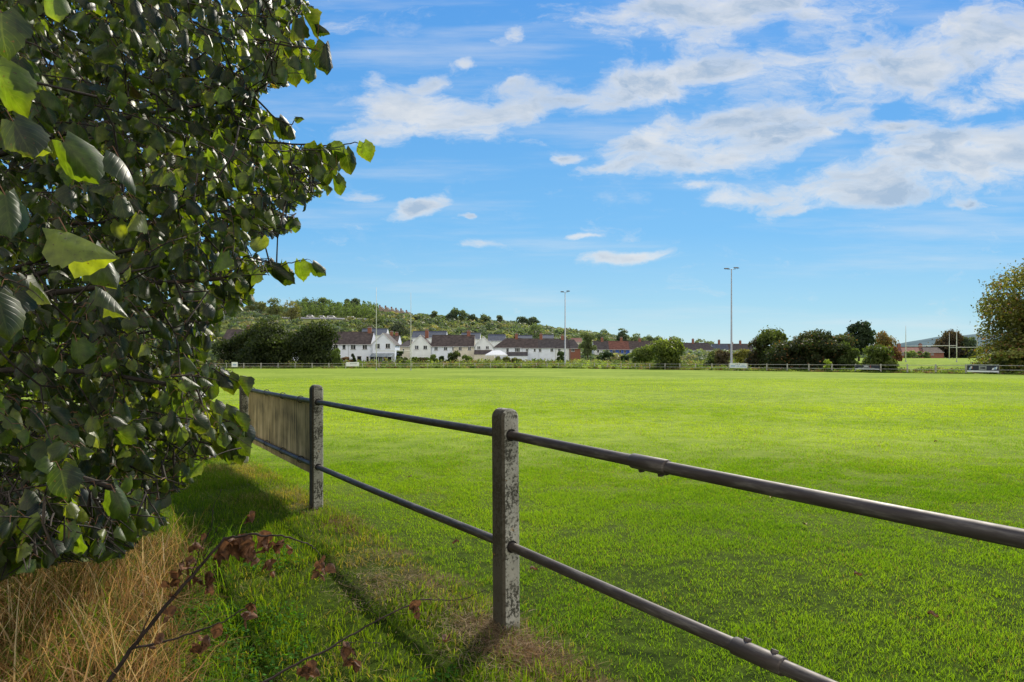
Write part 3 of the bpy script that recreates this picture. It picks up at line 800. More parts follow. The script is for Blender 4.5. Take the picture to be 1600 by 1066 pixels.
    for (a, b_, t_) in doors:
        cx = ((a + b_) / 2 - 800) / F * D - xc; w = (b_ - a) / F * D; top = zr(t_) - gd
        mb = MB(); mb.box(cx - w / 2, cx + w / 2, -.06, -.002, 0.05, top); d_ = mb.build('door', M['frame'], root)
        mb = MB(); mb.box(cx - w / 2 + .12, cx + w / 2 - .12, -.075, -.062, .25, top - .15); mb.build('pane', M['glass'], d_)
    # drainpipe
    mb = MB(); mb.tube([(-h + .25, -.1, 0), (-h + .25, -.1, ze - .1)], .04, 6); mb.build('drainpipe', M['stone_sill'], root)
    return root

GA = 'houses behind the far side of the pitch'
house(345, 405, 187, 515.5, 533, 'cream', 'tile', 'brown roofed house glimpsed between the lime tree and the dark round tree', wins=[(360, 367, 538, 545)], chims=[(380, 509)], group=GA)
house(455, 543, 187, 519, 537, 'white', 'tile', 'white terraced house half hidden by the dark round trees', wins=[(535, 540, 539, 546, 1), (521, 528, 539, 546)], chims=[], group=GA)
house(543, 579.5, 187, 519, 537, 'white', 'tile', 'white terraced house directly left of the white gable, with red chimney', wins=[(548, 555.5, 539, 546), (566.5, 573.5, 539, 546)], chims=[(573, 511.5)], doors=[(557.5, 565, 556), (572, 576.5, 556.5)], group=GA)
gA = house(580, 617, 186.5, 520, 537.5, 'white', 'tile_dark', 'white end house with steep front gable and glazed lean-to, left of the rugby crossbar', wins=[(586.5, 593.5, 537, 544.5), (602.5, 609.5, 537, 544.5)], gable='front', group=GA)
house(622, 642, 221, 532, 541, 'cream', 'tile_dark', 'cream hipped side wing at the left end of the long pale terrace', hip=(2.6, 0), wins=[(629, 631.5, 545, 550, 1)], group=GA, depth=7)
house(640.5, 673, 217, 523, 540, 'offwhite', 'tile_dark', 'pale gabled house at the left end of the long terrace', wins=[(648, 654, 540, 546), (661.5, 667.5, 540, 546)], gable='front', group=GA)
house(673, 707, 217.5, 524, 540.5, 'white', 'tile', 'white mid-terrace house right of the left gable, under the first red chimney', wins=[(678.5, 684, 542, 547.5), (693.5, 699, 542, 547.5)], chims=[(664.5, 515.5)], group=GA)
house(707, 741, 217.5, 524, 540.5, 'cream', 'tile', 'cream mid-terrace house left of the right gable', wins=[(706.5, 709, 542, 547, 1), (716.5, 721.5, 542, 547.5), (731, 736, 542, 547.5)], chims=[(731, 517)], group=GA)
house(741.5, 769.5, 217, 525, 540, 'offwhite', 'tile_dark', 'pale gabled house at the right end of the long terrace above the white conservatory', wins=[(745.5, 750.5, 541, 545.5), (759, 764, 541, 545.5)], gable='front', group=GA)
house(771, 815, 258, 529, 542.5, 'white', 'tile', 'white house with hipped end right of the conservatory', wins=[(791, 795, 544, 550, 1), (804.5, 812.5, 544, 550, 3)], chims=[(807, 521.5)], hip=(4.5, 0), group=GA)
house(815, 841, 258, 529.5, 543, 'white', 'tile', 'white terraced house with small off-centre windows, second of the middle terrace', wins=[(821.5, 825.5, 545, 549.5), (834, 837, 545, 549.5, 1)], chims=[], group=GA)
house(841, 867, 258, 529.5, 543, 'white', 'tile_dark', 'white terraced house left of the floodlight mast base', wins=[(842, 846, 545, 550), (860, 864.5, 544, 549.5)], chims=[(846, 521.5)], group=GA)
house(867, 889.5, 258, 530, 543.5, 'offwhite', 'tile_dark', 'pale terraced house behind the left floodlight mast', wins=[(872, 876, 545, 550)], chims=[(880, 524)], group=GA)
house(890, 907, 257.5, 531, 543.5, 'brick', 'tile_dark', 'red brick end house left of the narrow willow', wins=[(892.5, 898, 545, 549.5)], hip=(0, 2), group=GA)
house(928, 952, 305, 533, 545.5, 'offwhite', 'tile_dark', 'pale end house right of the narrow willow', wins=[(933, 936, 547, 551, 1), (947, 950, 547, 551, 1)], chims=[(942.5, 527.5)], group=GA)
house(952, 984, 305, 533, 545.5, 'bluewall', 'redtile', 'bright blue painted terraced house behind the small marquee', wins=[(957, 962, 547, 552), (967.5, 970.5, 547, 552, 1), (974.5, 978, 547, 552, 2)], chims=[(973, 527.5)], group=GA)
house(984, 1023, 305, 533, 545.5, 'offwhite', 'tile', 'pale terraced house right of the blue one, partly behind a bush', wins=[(988, 991, 547, 551, 1), (1004, 1008, 547, 551)], chims=[(1002, 528.5)], group=GA)
house(1023, 1062, 340, 535, 546, 'white', 'tile_dark', 'white house mostly hidden behind the round green bush', wins=[(1030, 1034, 548, 552)], chims=[(1050, 529.5)], hip=(3, 0), group=GA)
house(1062, 1117, 350, 536, 546.5, 'white', 'tile_dark', 'white house with dark roof between the round bush and the tall floodlight', wins=[(1074, 1077.5, 548, 552), (1087.5, 1091, 548, 552)], chims=[(1086, 530)], group=GA, hip=(0, 2.2))
house(1115, 1140, 372, 537.5, 547.5, 'offwhite', 'slate', 'slate roofed house immediately left of the tall floodlight mast', chims=[(1127, 531.5)], group=GA, wins=[(1122, 1125, 549, 553)])
house(1140, 1178, 372, 537.5, 547.5, 'offwhite', 'tile_dark', 'dark roofed house with two chimneys right of the tall floodlight mast', chims=[(1147.5, 535), (1160.5, 532.5)], group=GA, wins=[(1150, 1153, 549, 553)])
# roofs of the next street, slightly uphill
GB = 'houses of the street behind the first terraces'
def back(px0, px1, D, yr, ye, wall, roof, label, **k): return house(px0, px1, D, yr, ye, wall, roof, label, group=GB, g=CAMH - (ye - HZ) / F * D - 5.0, **k)
back(563, 603, 262, 513.5, 523, 'offwhite', 'slate', 'slate roof just behind the ridge of the white gabled house', chims=[])
back(606, 622, 262, 524, 533.5, 'white', 'tile', 'small brown roofed house in the gap between the two gabled terraces', chims=[(609, 518), (617, 519.5)], wins=[(610, 613, 536, 540)])
back(643, 697, 272, 517.5, 527, 'offwhite', 'slate', 'long slate roof behind the long pale terrace')
back(720, 750, 272, 520, 529, 'offwhite', 'slate', 'short slate roof behind the right end of the long pale terrace')
back(762, 790, 285, 522.5, 532, 'offwhite', 'slate', 'slate roof in the gap above the white conservatory')
back(808, 832, 300, 524, 532, 'offwhite', 'slate', 'slate roof behind the hipped white house')
back(848, 866, 300, 523, 531, 'offwhite', 'slate', 'slate roof left of the floodlight mast behind the middle terrace')
back(893, 910, 330, 528, 534, 'cream', 'redtile', 'small red roofed house behind the willow')
house(1401, 1446, 255, 542.5, 550, 'brick', 'redtile', 'red brick house behind the left upright on the right field', chims=[(1414, 537), (1448, 537.5)], wins=[(1409, 1413, 552, 555), (1428, 1432, 552, 555)], group=GA)
house(1446, 1475, 255, 542.5, 550, 'brick', 'tile', 'brown roofed house left of the dark conifers on the right field', wins=[(1455, 1459, 552, 555)], group=GA)
# extensions are parts of the houses they lean on
def lean_to(root, px0, px1, D, yt, yb, proj, wall, roof, glassy=False):
    x0 = (px0 - 800) / F * D - root.location.x; x1 = (px1 - 800) / F * D - root.location.x
    y0 = 0; zt = CAMH - (yt - HZ) / F * D - root.location.z; ze = CAMH - (yb - HZ) / F * (D - proj) - root.location.z
    mb = MB()
    if not glassy: mb.box(x0, x1, -proj, -.01, -1, ze)
    else:
        for k in range(6):
            xx = x0 + (x1 - x0) * k / 5; mb.box(xx - .05, xx + .05, -proj - .02, -proj + .06, 0, ze)
        mb.box(x0, x1, -proj + .001, -proj + .05, 0, .7)
    ex = mb.build('extension', M[wall], root)
    mb = MB(); slab(mb, [(x0 - .1, -proj - .2, ze), (x1 + .1, -proj - .2, ze), (x1 + .1, -.01, zt), (x0 - .1, -.01, zt)], .08); mb.build('extension_roof', M[roof], ex)
    if glassy:
        mb = MB(); mb.box(x0 + .06, x1 - .06, -proj + .06, -proj + .07, .7, ze - .05); mb.build('pane', M['glass'], ex)
M['glassroof'] = simple('glazed_roof', (.22, .26, .27), .25, .2, 1)
lean_to(gA, 581.5, 615, 186.5, 552, 557.5, 3, 'frame', 'glassroof', True)
rb4 = [o for o in col.objects if o.get('label', '').startswith('pale gabled house at the right')][0]
lean_to(rb4, 742, 773, 217, 547, 553.5, 4, 'cream', 'tile')
rc1 = [o for o in col.objects if o.get('label', '').startswith('white house with hipped end')][0]
lean_to(rc1, 792, 824, 258, 550, 556, 4, 'white', 'tile_dark')

# white conservatory / marquees
def marquee(px0, px1, D, yt, ye, yb, label, name='garden_marquee'):
    x0, x1 = (px0 - 800) / F * D, (px1 - 800) / F * D; W = x1 - x0; xc = (x0 + x1) / 2; g0 = gzf(xc, D)
    zt, ze = CAMH - (yt - HZ) / F * D - g0, CAMH - (ye - HZ) / F * D - g0
    root = empty(name, (xc, D, g0), label, 'marquee' if name.startswith('garden') else 'conservatory')
    h = W / 2; dp = min(W, 5)
    mb = MB(); a = [(-h, 0, ze), (h, 0, ze), (h, dp, ze), (-h, dp, ze)]; r0, r1 = (-h * .35, dp / 2, zt), (h * .35, dp / 2, zt)
    mb.add(a + [r0, r1], [(0, 1, 5, 4), (1, 2, 5), (2, 3, 4, 5), (3, 0, 4)]); mb.add([(x, y, z - .12) for x, y, z in a], [(0, 1, 2, 3)])
    mb.build('roof', M['tent'], root)
    for sx_, sy_ in ((-1, 0), (1, 0), (-1, 1), (1, 1)):
        mb = MB(); mb.box(sx_ * (h - .06) - .05, sx_ * (h - .06) + .05, sy_ * (dp - .1), sy_ * (dp - .1) + .1, 0, ze - .1); mb.build('leg', M['frame'], root)
    mb = MB(); k = 9
    for i in range(k):
        a0 = -h + W * i / k; mb.add([(a0, -.02, ze), (a0 + W / k, -.02, ze), (a0 + W / k, -.02, ze - .25), (a0 + W / k / 2, -.02, ze - .45), (a0, -.02, ze - .25)], [(0, 1, 2, 3, 4)])
    mb.build('valance', M['tent'], root)
    return root
M['tent'] = simple('white_canvas', (.8, .82, .84), .8, .03)
cv = marquee(758, 793, 205, 547.5, 554.5, 560, 'white conservatory with faceted pyramid roof in front of the right pale gable', 'conservatory')
marquee(957, 972, 280, 553.5, 557.5, 561, 'small white garden marquee in front of the blue house')

# houses along the crest of the hill
GC = 'tiny houses along the crest of the hill'
ordn = ['first', 'second', 'third', 'fourth', 'fifth', 'sixth', 'seventh']
for i, (a, b_, yt, ye) in enumerate(((576, 589, 476, 481.5), (590, 598, 478.5, 482.5), (599, 608, 479.5, 484), (608.5, 615, 481.5, 486), (615.5, 623, 483, 488), (623.5, 631, 484, 489), (632, 640, 486.5, 490.5))):
    D = 505; xm = ((a + b_) / 2 - 800) / F * D
    house(a, b_, D, yt, ye, 'offwhite' if i == 0 else 'hill_wall', 'tile', '%s from the left of the tiny gabled houses on the hill crest' % ordn[i], gable='front', group=GC, g=CAMH - (ye - HZ) / F * D - 5.5, name='hilltop_house', depth=9, chims=[(a + 1.5, yt - 1.5)])

# vehicles parked on the hillside track
def van(px, py, D, L_, label):
    x, y, z = at(px, py, D); z = gzf(x, D)
    root = empty('parked_van', (x, y, z), label, 'van', 'white vehicles parked on the hillside track')
    pr = [(-.5, .35), (-.5, 1.1), (-.46, 1.9), (.22, 1.95), (.36, 1.25), (.49, 1.05), (.5, .35)]
    mb = MB(); n = len(pr); v = [(a * L_, -.9, b) for a, b in pr] + [(a * L_, .9, b) for a, b in pr]
    mb.add(v, [tuple(range(n)), tuple(range(2 * n - 1, n - 1, -1))] + [(i, i + n, (i + 1) % n + n, (i + 1) % n) for i in range(n)]); bdy = mb.build('body', M['whitepaint'], root, bevel=.08)
    mb = MB(); mb.box(-.3 * L_, .2 * L_, -.915, -.903, 1.2, 1.7); mb.build('side_window', M['glass'], root)
    for s in (-.3, .3):
        for yy in (-.92, .72):
            mb = MB(); mb.tube([(s * L_, yy, .35), (s * L_, yy + .2, .35)], .35, 14); mb.build('wheel', M['rubber'], root)
M['rubber'] = simple('rubber', (.02, .02, .02), .8, .1)
# hillside track
zt_pts = []
def pix_ground(px, py, D0=240, D1=560):
    best = None
    for D in np.arange(D0, D1, 1.0):
        x = (px - 800) / F * D; z = gzf(x, D); q = HZ - (z - CAMH) / D * F
        if q <= py: return x, D, z
    return x, D, z
tr = MB(); tv = []
for px in np.linspace(440, 575, 18):
    x, D, z = pix_ground(px, 497 + 2.5 * (px - 440) / 135)
    tv += [(x, D - 5, gzf(x, D - 5) + .35), (x, D + 2, gzf(x, D + 2) + .5)]
tr.add(tv, [(2 * i, 2 * i + 2, 2 * i + 3, 2 * i + 1) for i in range(17)])
tag(tr.build('hillside_road', simple('grey_track', (.22, .22, .22), .9, .15, .2)), kind='structure')
for px, py, L_, lb in ((485, 497, 4.6, 'leftmost white van parked on the hillside track'), (503, 497.5, 4.0, 'small white vehicle second from left on the hillside track'), (518, 498, 5.6, 'largest white van parked on the hillside track'), (549, 499, 5.2, 'rightmost white van on the hillside track')):
    x, D, z = pix_ground(px, py); van(px, py, D - 2, L_, lb)

# ------------------------------------------------------------------ background trees
def crown_mesh(H, W, Dp, base, lumps, nleaf, ls, c1, c2, seed, shape='round', skirt=0, autumn=0, hazy=0):
    r = np.random.default_rng(seed)
    # lump centres inside an envelope
    C, R = [], []
    k = 0
    while len(C) < lumps:
        v = r.normal(size=3); v /= np.linalg.norm(v); rr = r.random() ** (1 / 2.2) * .80
        p = v * rr
        tz = (p[2] + 1) / 2
        if shape == 'cone': s = 1.05 - .8 * tz
        elif shape == 'column': s = .85 + .15 * math.sin(tz * 3.1)
        elif shape == 'dome': s = math.sqrt(max(.05, 1 - max(0, tz - .25) ** 2 * 1.4)); 
        else: s = 1
        pass
        if base <= .03 * H and shape in ('round', 'dome') and len(C) % 5 < 2:
            tz = r.uniform(0, .32); q_ = r.uniform(0, 6.283); rq = r.random() ** .5 * (.66 + .3 * tz); p = np.array([math.cos(q_) * rq, math.sin(q_) * rq, 0]); s = 1
        C.append((p[0] * s * W / 2, p[1] * s * Dp / 2, base + (H - base) * tz))
        R.append(r.uniform(.16, .30) * min(W, H - base) * (1 - .35 * (tz if shape == 'cone' else 0)))
    C = np.array(C); R = np.array(R)
    w = R ** 2 / (R ** 2).sum(); n = nleaf
    ii = r.choice(len(C), n, p=w)
    v = r.normal(size=(n, 3)); v /= np.linalg.norm(v, axis=1)[:, None]
    v[:, 2] = np.where(v[:, 2] < -.3, -v[:, 2] * .6, v[:, 2])
    rad = R[ii] * (1 + r.normal(0, .13, n)) * np.where(r.random(n) < .06, 1.3, 1)
    P = C[ii] + v * rad[:, None] * np.array([1, 1, .85])
    if skirt: P[:, 2] = np.maximum(P[:, 2], r.uniform(0, .5, n))
    P[:, 2] = np.maximum(P[:, 2], .05)
    # leaf-cluster facets with normals leaning outward
    nn = v + r.normal(0, .65, (n, 3)); nn /= np.linalg.norm(nn, axis=1)[:, None]
    a = np.cross(nn, r.normal(size=(n, 3))); a /= np.linalg.norm(a, axis=1)[:, None] + 1e-9; b = np.cross(nn, a)
    s = ls * r.uniform(.5, 1.4, n)[:, None]
    V = np.empty((n, 4, 3)); V[:, 0] = P - a * s; V[:, 1] = P - b * s * .6; V[:, 2] = P + a * s; V[:, 3] = P + b * s * .6
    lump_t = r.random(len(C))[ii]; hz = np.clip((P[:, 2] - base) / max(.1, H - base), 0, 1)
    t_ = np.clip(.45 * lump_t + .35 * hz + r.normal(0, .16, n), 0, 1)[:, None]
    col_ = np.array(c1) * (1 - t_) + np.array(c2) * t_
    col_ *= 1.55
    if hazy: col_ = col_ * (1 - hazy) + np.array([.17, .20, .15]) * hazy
    if autumn:
        k_ = r.random(n) < autumn * (.4 + lump_t); col_[k_] = np.array([.22, .11, .045]) * r.uniform(.6, 1.4, (k_.sum(), 1))
    return V.reshape(-1, 3), np.arange(n * 4).reshape(n, 4), np.repeat(col_[:, None], 4, 1).reshape(-1, 3), C, R

def tree(px, py_top, py_bot, px0, px1, D, label, name='broadleaf_tree', c1=(.018, .03, .010), c2=(.085, .11, .030), lumps=26, nleaf=5000, ls=.22, shape='round', base=.1, seed=1, autumn=0, group=None, dp=None, g=None, cat='tree', trunk=True):
    x = (px - 800) / F * D; g0 = gzf(x, D) if g is None else g
    H = CAMH - (py_top - HZ) / F * D - g0; W = (px1 - px0) / F * D; dp = dp or W * .9
    root = empty(name, (x, D, g0), label, cat, group)
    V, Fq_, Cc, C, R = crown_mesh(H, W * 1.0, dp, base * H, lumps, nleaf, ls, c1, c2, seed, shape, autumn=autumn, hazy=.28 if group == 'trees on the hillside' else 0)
    # fit envelope to the measured width and height
    ex = np.percentile(np.abs(V[:, 0]), 99.3); V[:, 0] *= (W / 2) / ex; zz = np.percentile(V[:, 2], 99.7); V[:, 2] *= H / zz; V[:, 1] *= (W / 2) / ex
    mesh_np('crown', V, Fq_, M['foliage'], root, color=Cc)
    r = random.Random(seed); mb = MB(); th = H * .55; tr_ = max(.05, H * .022)
    mb.tube([(0, 0, -.2), (tr_ * .4, 0, th * .4), (-tr_ * .5, 0, th)], [tr_ * 1.3, tr_, tr_ * .4], 8)
    for k in range(min(12, len(C))):
        c = C[k * len(C) // 12 % len(C)]; z0 = th * r.uniform(.2, .85)
        mb.tube([(0, 0, z0), (c[0] * .5, c[1] * .5, (z0 + c[2]) * .5 + .1 * H * .3), (c[0] * .95, c[1] * .95, c[2])], [tr_ * .5, tr_ * .35, tr_ * .12], 5)
    mb.build('trunk', M['bark'], root, smooth_=True)
    return root

DK = (.010, .018, .007); MD = (.03, .05, .012); LT = (.11, .15, .03)
GT = 'trees behind the far fence'
tree(423, 500, 568, 374, 475, 146, 'large dark round tree in front of the brown roof, nearer the lime', c1=DK, c2=(.042, .055, .015), lumps=40, nleaf=15000, ls=.26, base=.02, seed=3, group=GT)
tree(495, 505, 569, 455, 532, 144, 'large dark round tree beside the white terrace', c1=DK, c2=(.042, .055, .015), lumps=34, nleaf=13000, ls=.26, base=.02, seed=4, group=GT)
tree(368, 520, 569, 338, 402, 150, 'dark bushy tree at the far left edge of the view below the brown roof', c1=DK, c2=(.042, .055, .015), lumps=26, nleaf=8000, ls=.26, base=.02, seed=83, group=GT)
tree(525, 545, 572, 515, 535, 139, 'light green shrub at the foot of the dark round tree', 'shrub', MD, LT, 12, 2600, .2, base=0, seed=5, cat='shrub', trunk=False)
GS = 'garden shrubs in front of the houses'
for i, (px, t_, b_, a, c, D, c1, c2, lb) in enumerate((
    (540, 558, 572, 528, 551, 150, (.05, .035, .02), (.16, .09, .04), 'reddish brown shrub below the white terrace windows'),
    (553, 553, 570, 549, 557, 152, DK, MD, 'small dark upright shrub beside the patio door'),
    (630, 557, 573, 617, 643, 170, MD, (.12, .13, .05), 'pale green shrub between the two gabled terraces'),
    (624, 548, 565, 618, 632, 190, DK, MD, 'dark shrub tucked at the right corner of the white gable'),
    (655, 558, 573, 640, 668, 170, MD, LT, 'light green shrub below the left pale gable'),
    (664, 559, 572, 654, 674, 165, (.02, .02, .012), (.06, .05, .03), 'dark purplish shrub under the left pale gable'),
    (679, 554, 571, 671, 687, 175, MD, LT, 'upright light green shrub near the first chimney'),
    (691, 556.5, 571, 682, 701, 165, DK, (.04, .06, .02), 'low dark shrub in front of the white mid-terrace house'),
    (711, 548, 573, 700, 724, 165, (.02, .03, .01), (.08, .10, .03), 'tall rounded dark shrub in front of the cream terrace house'),
    (732, 555, 572, 722, 742, 165, MD, LT, 'spiky bright green shrub left of the brown lean-to'),
    (800, 558, 572, 785, 818, 160, (.04, .045, .015), (.12, .12, .04), 'spreading shrub below the white conservatory'),
    (876, 549, 568, 868, 884, 175, (.02, .035, .012), (.06, .09, .03), 'small round dark green shrub by the left floodlight mast'),
    (945, 549.5, 564, 932, 960, 230, (.012, .024, .010), (.035, .06, .025), 'low dark spreading shrub left of the small marquee'),
    (977, 556, 565, 970, 983, 230, DK, (.04, .07, .025), 'small dark shrub right of the small marquee'))):
    tree(px, t_, b_, a, c, D, lb, 'shrub', c1, c2, 12, 1800, .2 * D / 150, base=0, seed=30 + i, cat='shrub', group=GS)
tree(918, 519, 562, 906, 932, 238, 'narrow grey-green willow standing alone between the terraces', c1=(.05, .065, .03), c2=(.13, .16, .07), lumps=26, nleaf=7000, ls=.26, shape='column', base=.12, seed=50, group=GT)
tree(1008, 541, 570, 991, 1030, 130, 'light green bushy tree left of the round green bush', c1=(.03, .05, .012), c2=(.14, .17, .045), lumps=22, nleaf=6000, ls=.2, base=.1, seed=51, group=GT)
tree(1044, 531, 577, 1020, 1068, 119, 'round yellow-green bush tree touching the far fence', c1=(.025, .04, .010), c2=(.15, .18, .035), lumps=30, nleaf=9000, ls=.2, base=.02, seed=52, group=GT)
tree(1112, 547, 572, 1095, 1130, 135, 'light green shrub left of the tall floodlight mast', 'shrub', (.03, .045, .015), (.12, .14, .05), 16, 3500, .18, base=.02, seed=53, cat='shrub')
tree(1131, 547, 574, 1117, 1145, 128, 'purplish brown shrub beside the tall floodlight mast', 'shrub', (.035, .028, .022), (.11, .085, .06), 16, 3500, .17, base=.02, seed=54, cat='shrub')
tree(1158, 546, 573, 1146, 1172, 122, 'yellowing shrub right of the tall floodlight mast', 'shrub', (.05, .05, .015), (.22, .20, .05), 14, 2600, .17, base=.12, seed=55, cat='shrub')
tree(1184, 527, 573, 1166, 1206, 112, 'purple-brown tree at the left end of the tall hedgerow', c1=(.02, .02, .012), c2=(.07, .065, .035), lumps=22, nleaf=7000, ls=.19, base=.0, seed=56, group=GT, autumn=.08)
tree(1205, 514.5, 573, 1183, 1232, 111, 'lighter green tree standing up from the tall hedgerow', c1=(.02, .032, .010), c2=(.09, .11, .03), lumps=26, nleaf=8000, ls=.19, base=.02, seed=57, group=GT)
tree(1246, 520.5, 577, 1206, 1290, 103, 'wide dark tree in the middle of the tall hedgerow', c1=(.014, .020, .009), c2=(.052, .062, .022), lumps=44, nleaf=17000, ls=.19, base=.0, seed=58, group=GT, autumn=.07)
tree(1295, 519, 579, 1252, 1338, 100, 'wide dark tree near the right end of the tall hedgerow', c1=(.014, .020, .009), c2=(.052, .065, .022), lumps=46, nleaf=17000, ls=.19, base=.0, seed=59, group=GT, autumn=.06)
tree(1325, 535, 579, 1310, 1341, 97, 'smaller green tree closing the right end of the hedgerow', c1=(.02, .034, .010), c2=(.09, .12, .03), lumps=18, nleaf=5000, ls=.17, base=.0, seed=60, group=GT)
tree(1292, 561.5, 579, 1285, 1299, 91.5, 'bright yellow-green sapling growing through the far fence', 'sapling', (.10, .14, .02), (.25, .30, .05), 8, 500, .13, base=.2, seed=61, cat='sapling')
tree(1342, 504, 560, 1320, 1365, 150, 'tall dark pointed tree behind the hedgerow gap', c1=(.010, .02, .012), c2=(.04, .06, .03), lumps=30, nleaf=9000, ls=.24, shape='cone', base=.05, seed=62, group=GT)
tree(1381, 518, 560, 1362, 1400, 165, 'bronze leaved tree behind the round bush', c1=(.05, .04, .02), c2=(.17, .14, .06), lumps=20, nleaf=4500, ls=.24, base=.15, seed=63, group=GT, autumn=.3)
tree(1396, 541, 560, 1380, 1408, 140, 'reddish shrub right of the round bush', 'shrub', (.06, .03, .02), (.19, .10, .05), 12, 2600, .2, base=0, seed=64, cat='shrub', autumn=.3)
tree(1375, 540.5, 577, 1349, 1402, 88, 'round green bush behind the dark advertising board', 'bush', (.02, .03, .008), (.11, .14, .03), 30, 9000, .15, base=0, seed=65, cat='bush')
tree(1484, 517, 560, 1456, 1506, 262, 'pair of dark reddish conifers behind the right goal posts', 'conifer', (.02, .025, .018), (.10, .065, .04), 36, 9000, .42, shape='dome', base=0, seed=66, group=GT)
tree(1512, 527, 560, 1494, 1528, 262, 'green conifer right of the reddish conifers', 'conifer', (.02, .035, .022), (.07, .10, .05), 26, 6000, .42, shape='dome', base=0, seed=67, group=GT)
tree(1422, 548, 561, 1415, 1430, 236, 'small pale green bush right of the left upright', 'bush', (.07, .10, .03), (.17, .22, .06), 10, 1500, .3, base=0, seed=68, cat='bush')
tree(1444, 549, 561, 1434, 1455, 236, 'pale round bush midway under the wide crossbar', 'bush', (.06, .085, .03), (.14, .17, .06), 10, 1500, .3, base=0, seed=69, cat='bush')
tree(1578, 546, 582, 1538, 1630, 78, 'low yellowish bush at the foot of the big right hand tree', 'bush', (.04, .055, .012), (.20, .20, .05), 26, 8000, .15, base=0, seed=70, cat='bush', autumn=.08)
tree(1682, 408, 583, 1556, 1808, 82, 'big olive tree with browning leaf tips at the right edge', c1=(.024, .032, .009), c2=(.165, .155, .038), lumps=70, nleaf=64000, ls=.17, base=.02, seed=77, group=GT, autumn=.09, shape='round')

# hillside vegetation ------------------------------------------------
def scrub():
    r = np.random.default_rng(5); Vs, Cs = [], []
    n = 5200; k = 0
    while k < n:
        D = 246 + 330 * r.random() ** .8; px = r.uniform(-150, 1420); x = (px - 800) / F * D
        z = gzf(x, D)
        k += 1
        if HZ - (z - CAMH) / D * F > 538 and D < 300 and r.random() < .6: continue
        # leave the track open
        q = HZ - (z - CAMH) / D * F
        if 430 < px < 580 and 493 < q < 502.5: continue
        R = r.uniform(1.2, 3.1) * (1.1 if D > 440 else 1); 
        m = int(34 + 10 * R)
        v = r.normal(size=(m, 3)); v /= np.linalg.norm(v, axis=1)[:, None]; v[:, 2] = np.abs(v[:, 2])
        P = np.array([x, D, z]) + v * R * np.array([1.25, 1.25, .95]) * r.uniform(.75, 1.1, (m, 1))
        nn = v + r.normal(0, .5, (m, 3)); nn /= np.linalg.norm(nn, axis=1)[:, None]
        a = np.cross(nn, r.normal(size=(m, 3))); a /= np.linalg.norm(a, axis=1)[:, None]; b = np.cross(nn, a); s = R * .30 * r.uniform(.6, 1.4, (m, 1))
        V = np.stack([P - a * s, P - b * s * .7, P + a * s, P + b * s * .7], 1)
        tt = r.random()
        if tt < .45: c = np.array([.055, .08, .028])
        elif tt < .75: c = np.array([.12, .125, .04])
        elif tt < .88: c = np.array([.19, .155, .055])
        else: c = np.array([.03, .05, .022])
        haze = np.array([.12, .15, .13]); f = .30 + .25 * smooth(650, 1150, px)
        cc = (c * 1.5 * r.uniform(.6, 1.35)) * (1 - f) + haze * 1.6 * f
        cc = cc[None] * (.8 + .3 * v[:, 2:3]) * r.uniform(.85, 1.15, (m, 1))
        Vs.append(V.reshape(-1, 3)); Cs.append(np.repeat(cc[:, None], 4, 1).reshape(-1, 3))
    V = np.concatenate(Vs); C = np.concatenate(Cs)
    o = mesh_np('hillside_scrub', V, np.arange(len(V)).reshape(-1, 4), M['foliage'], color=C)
    tag(o, 'mottled green and yellow scrub covering the long hillside', 'scrub', kind='stuff')
scrub()
GH = 'trees on the hillside'
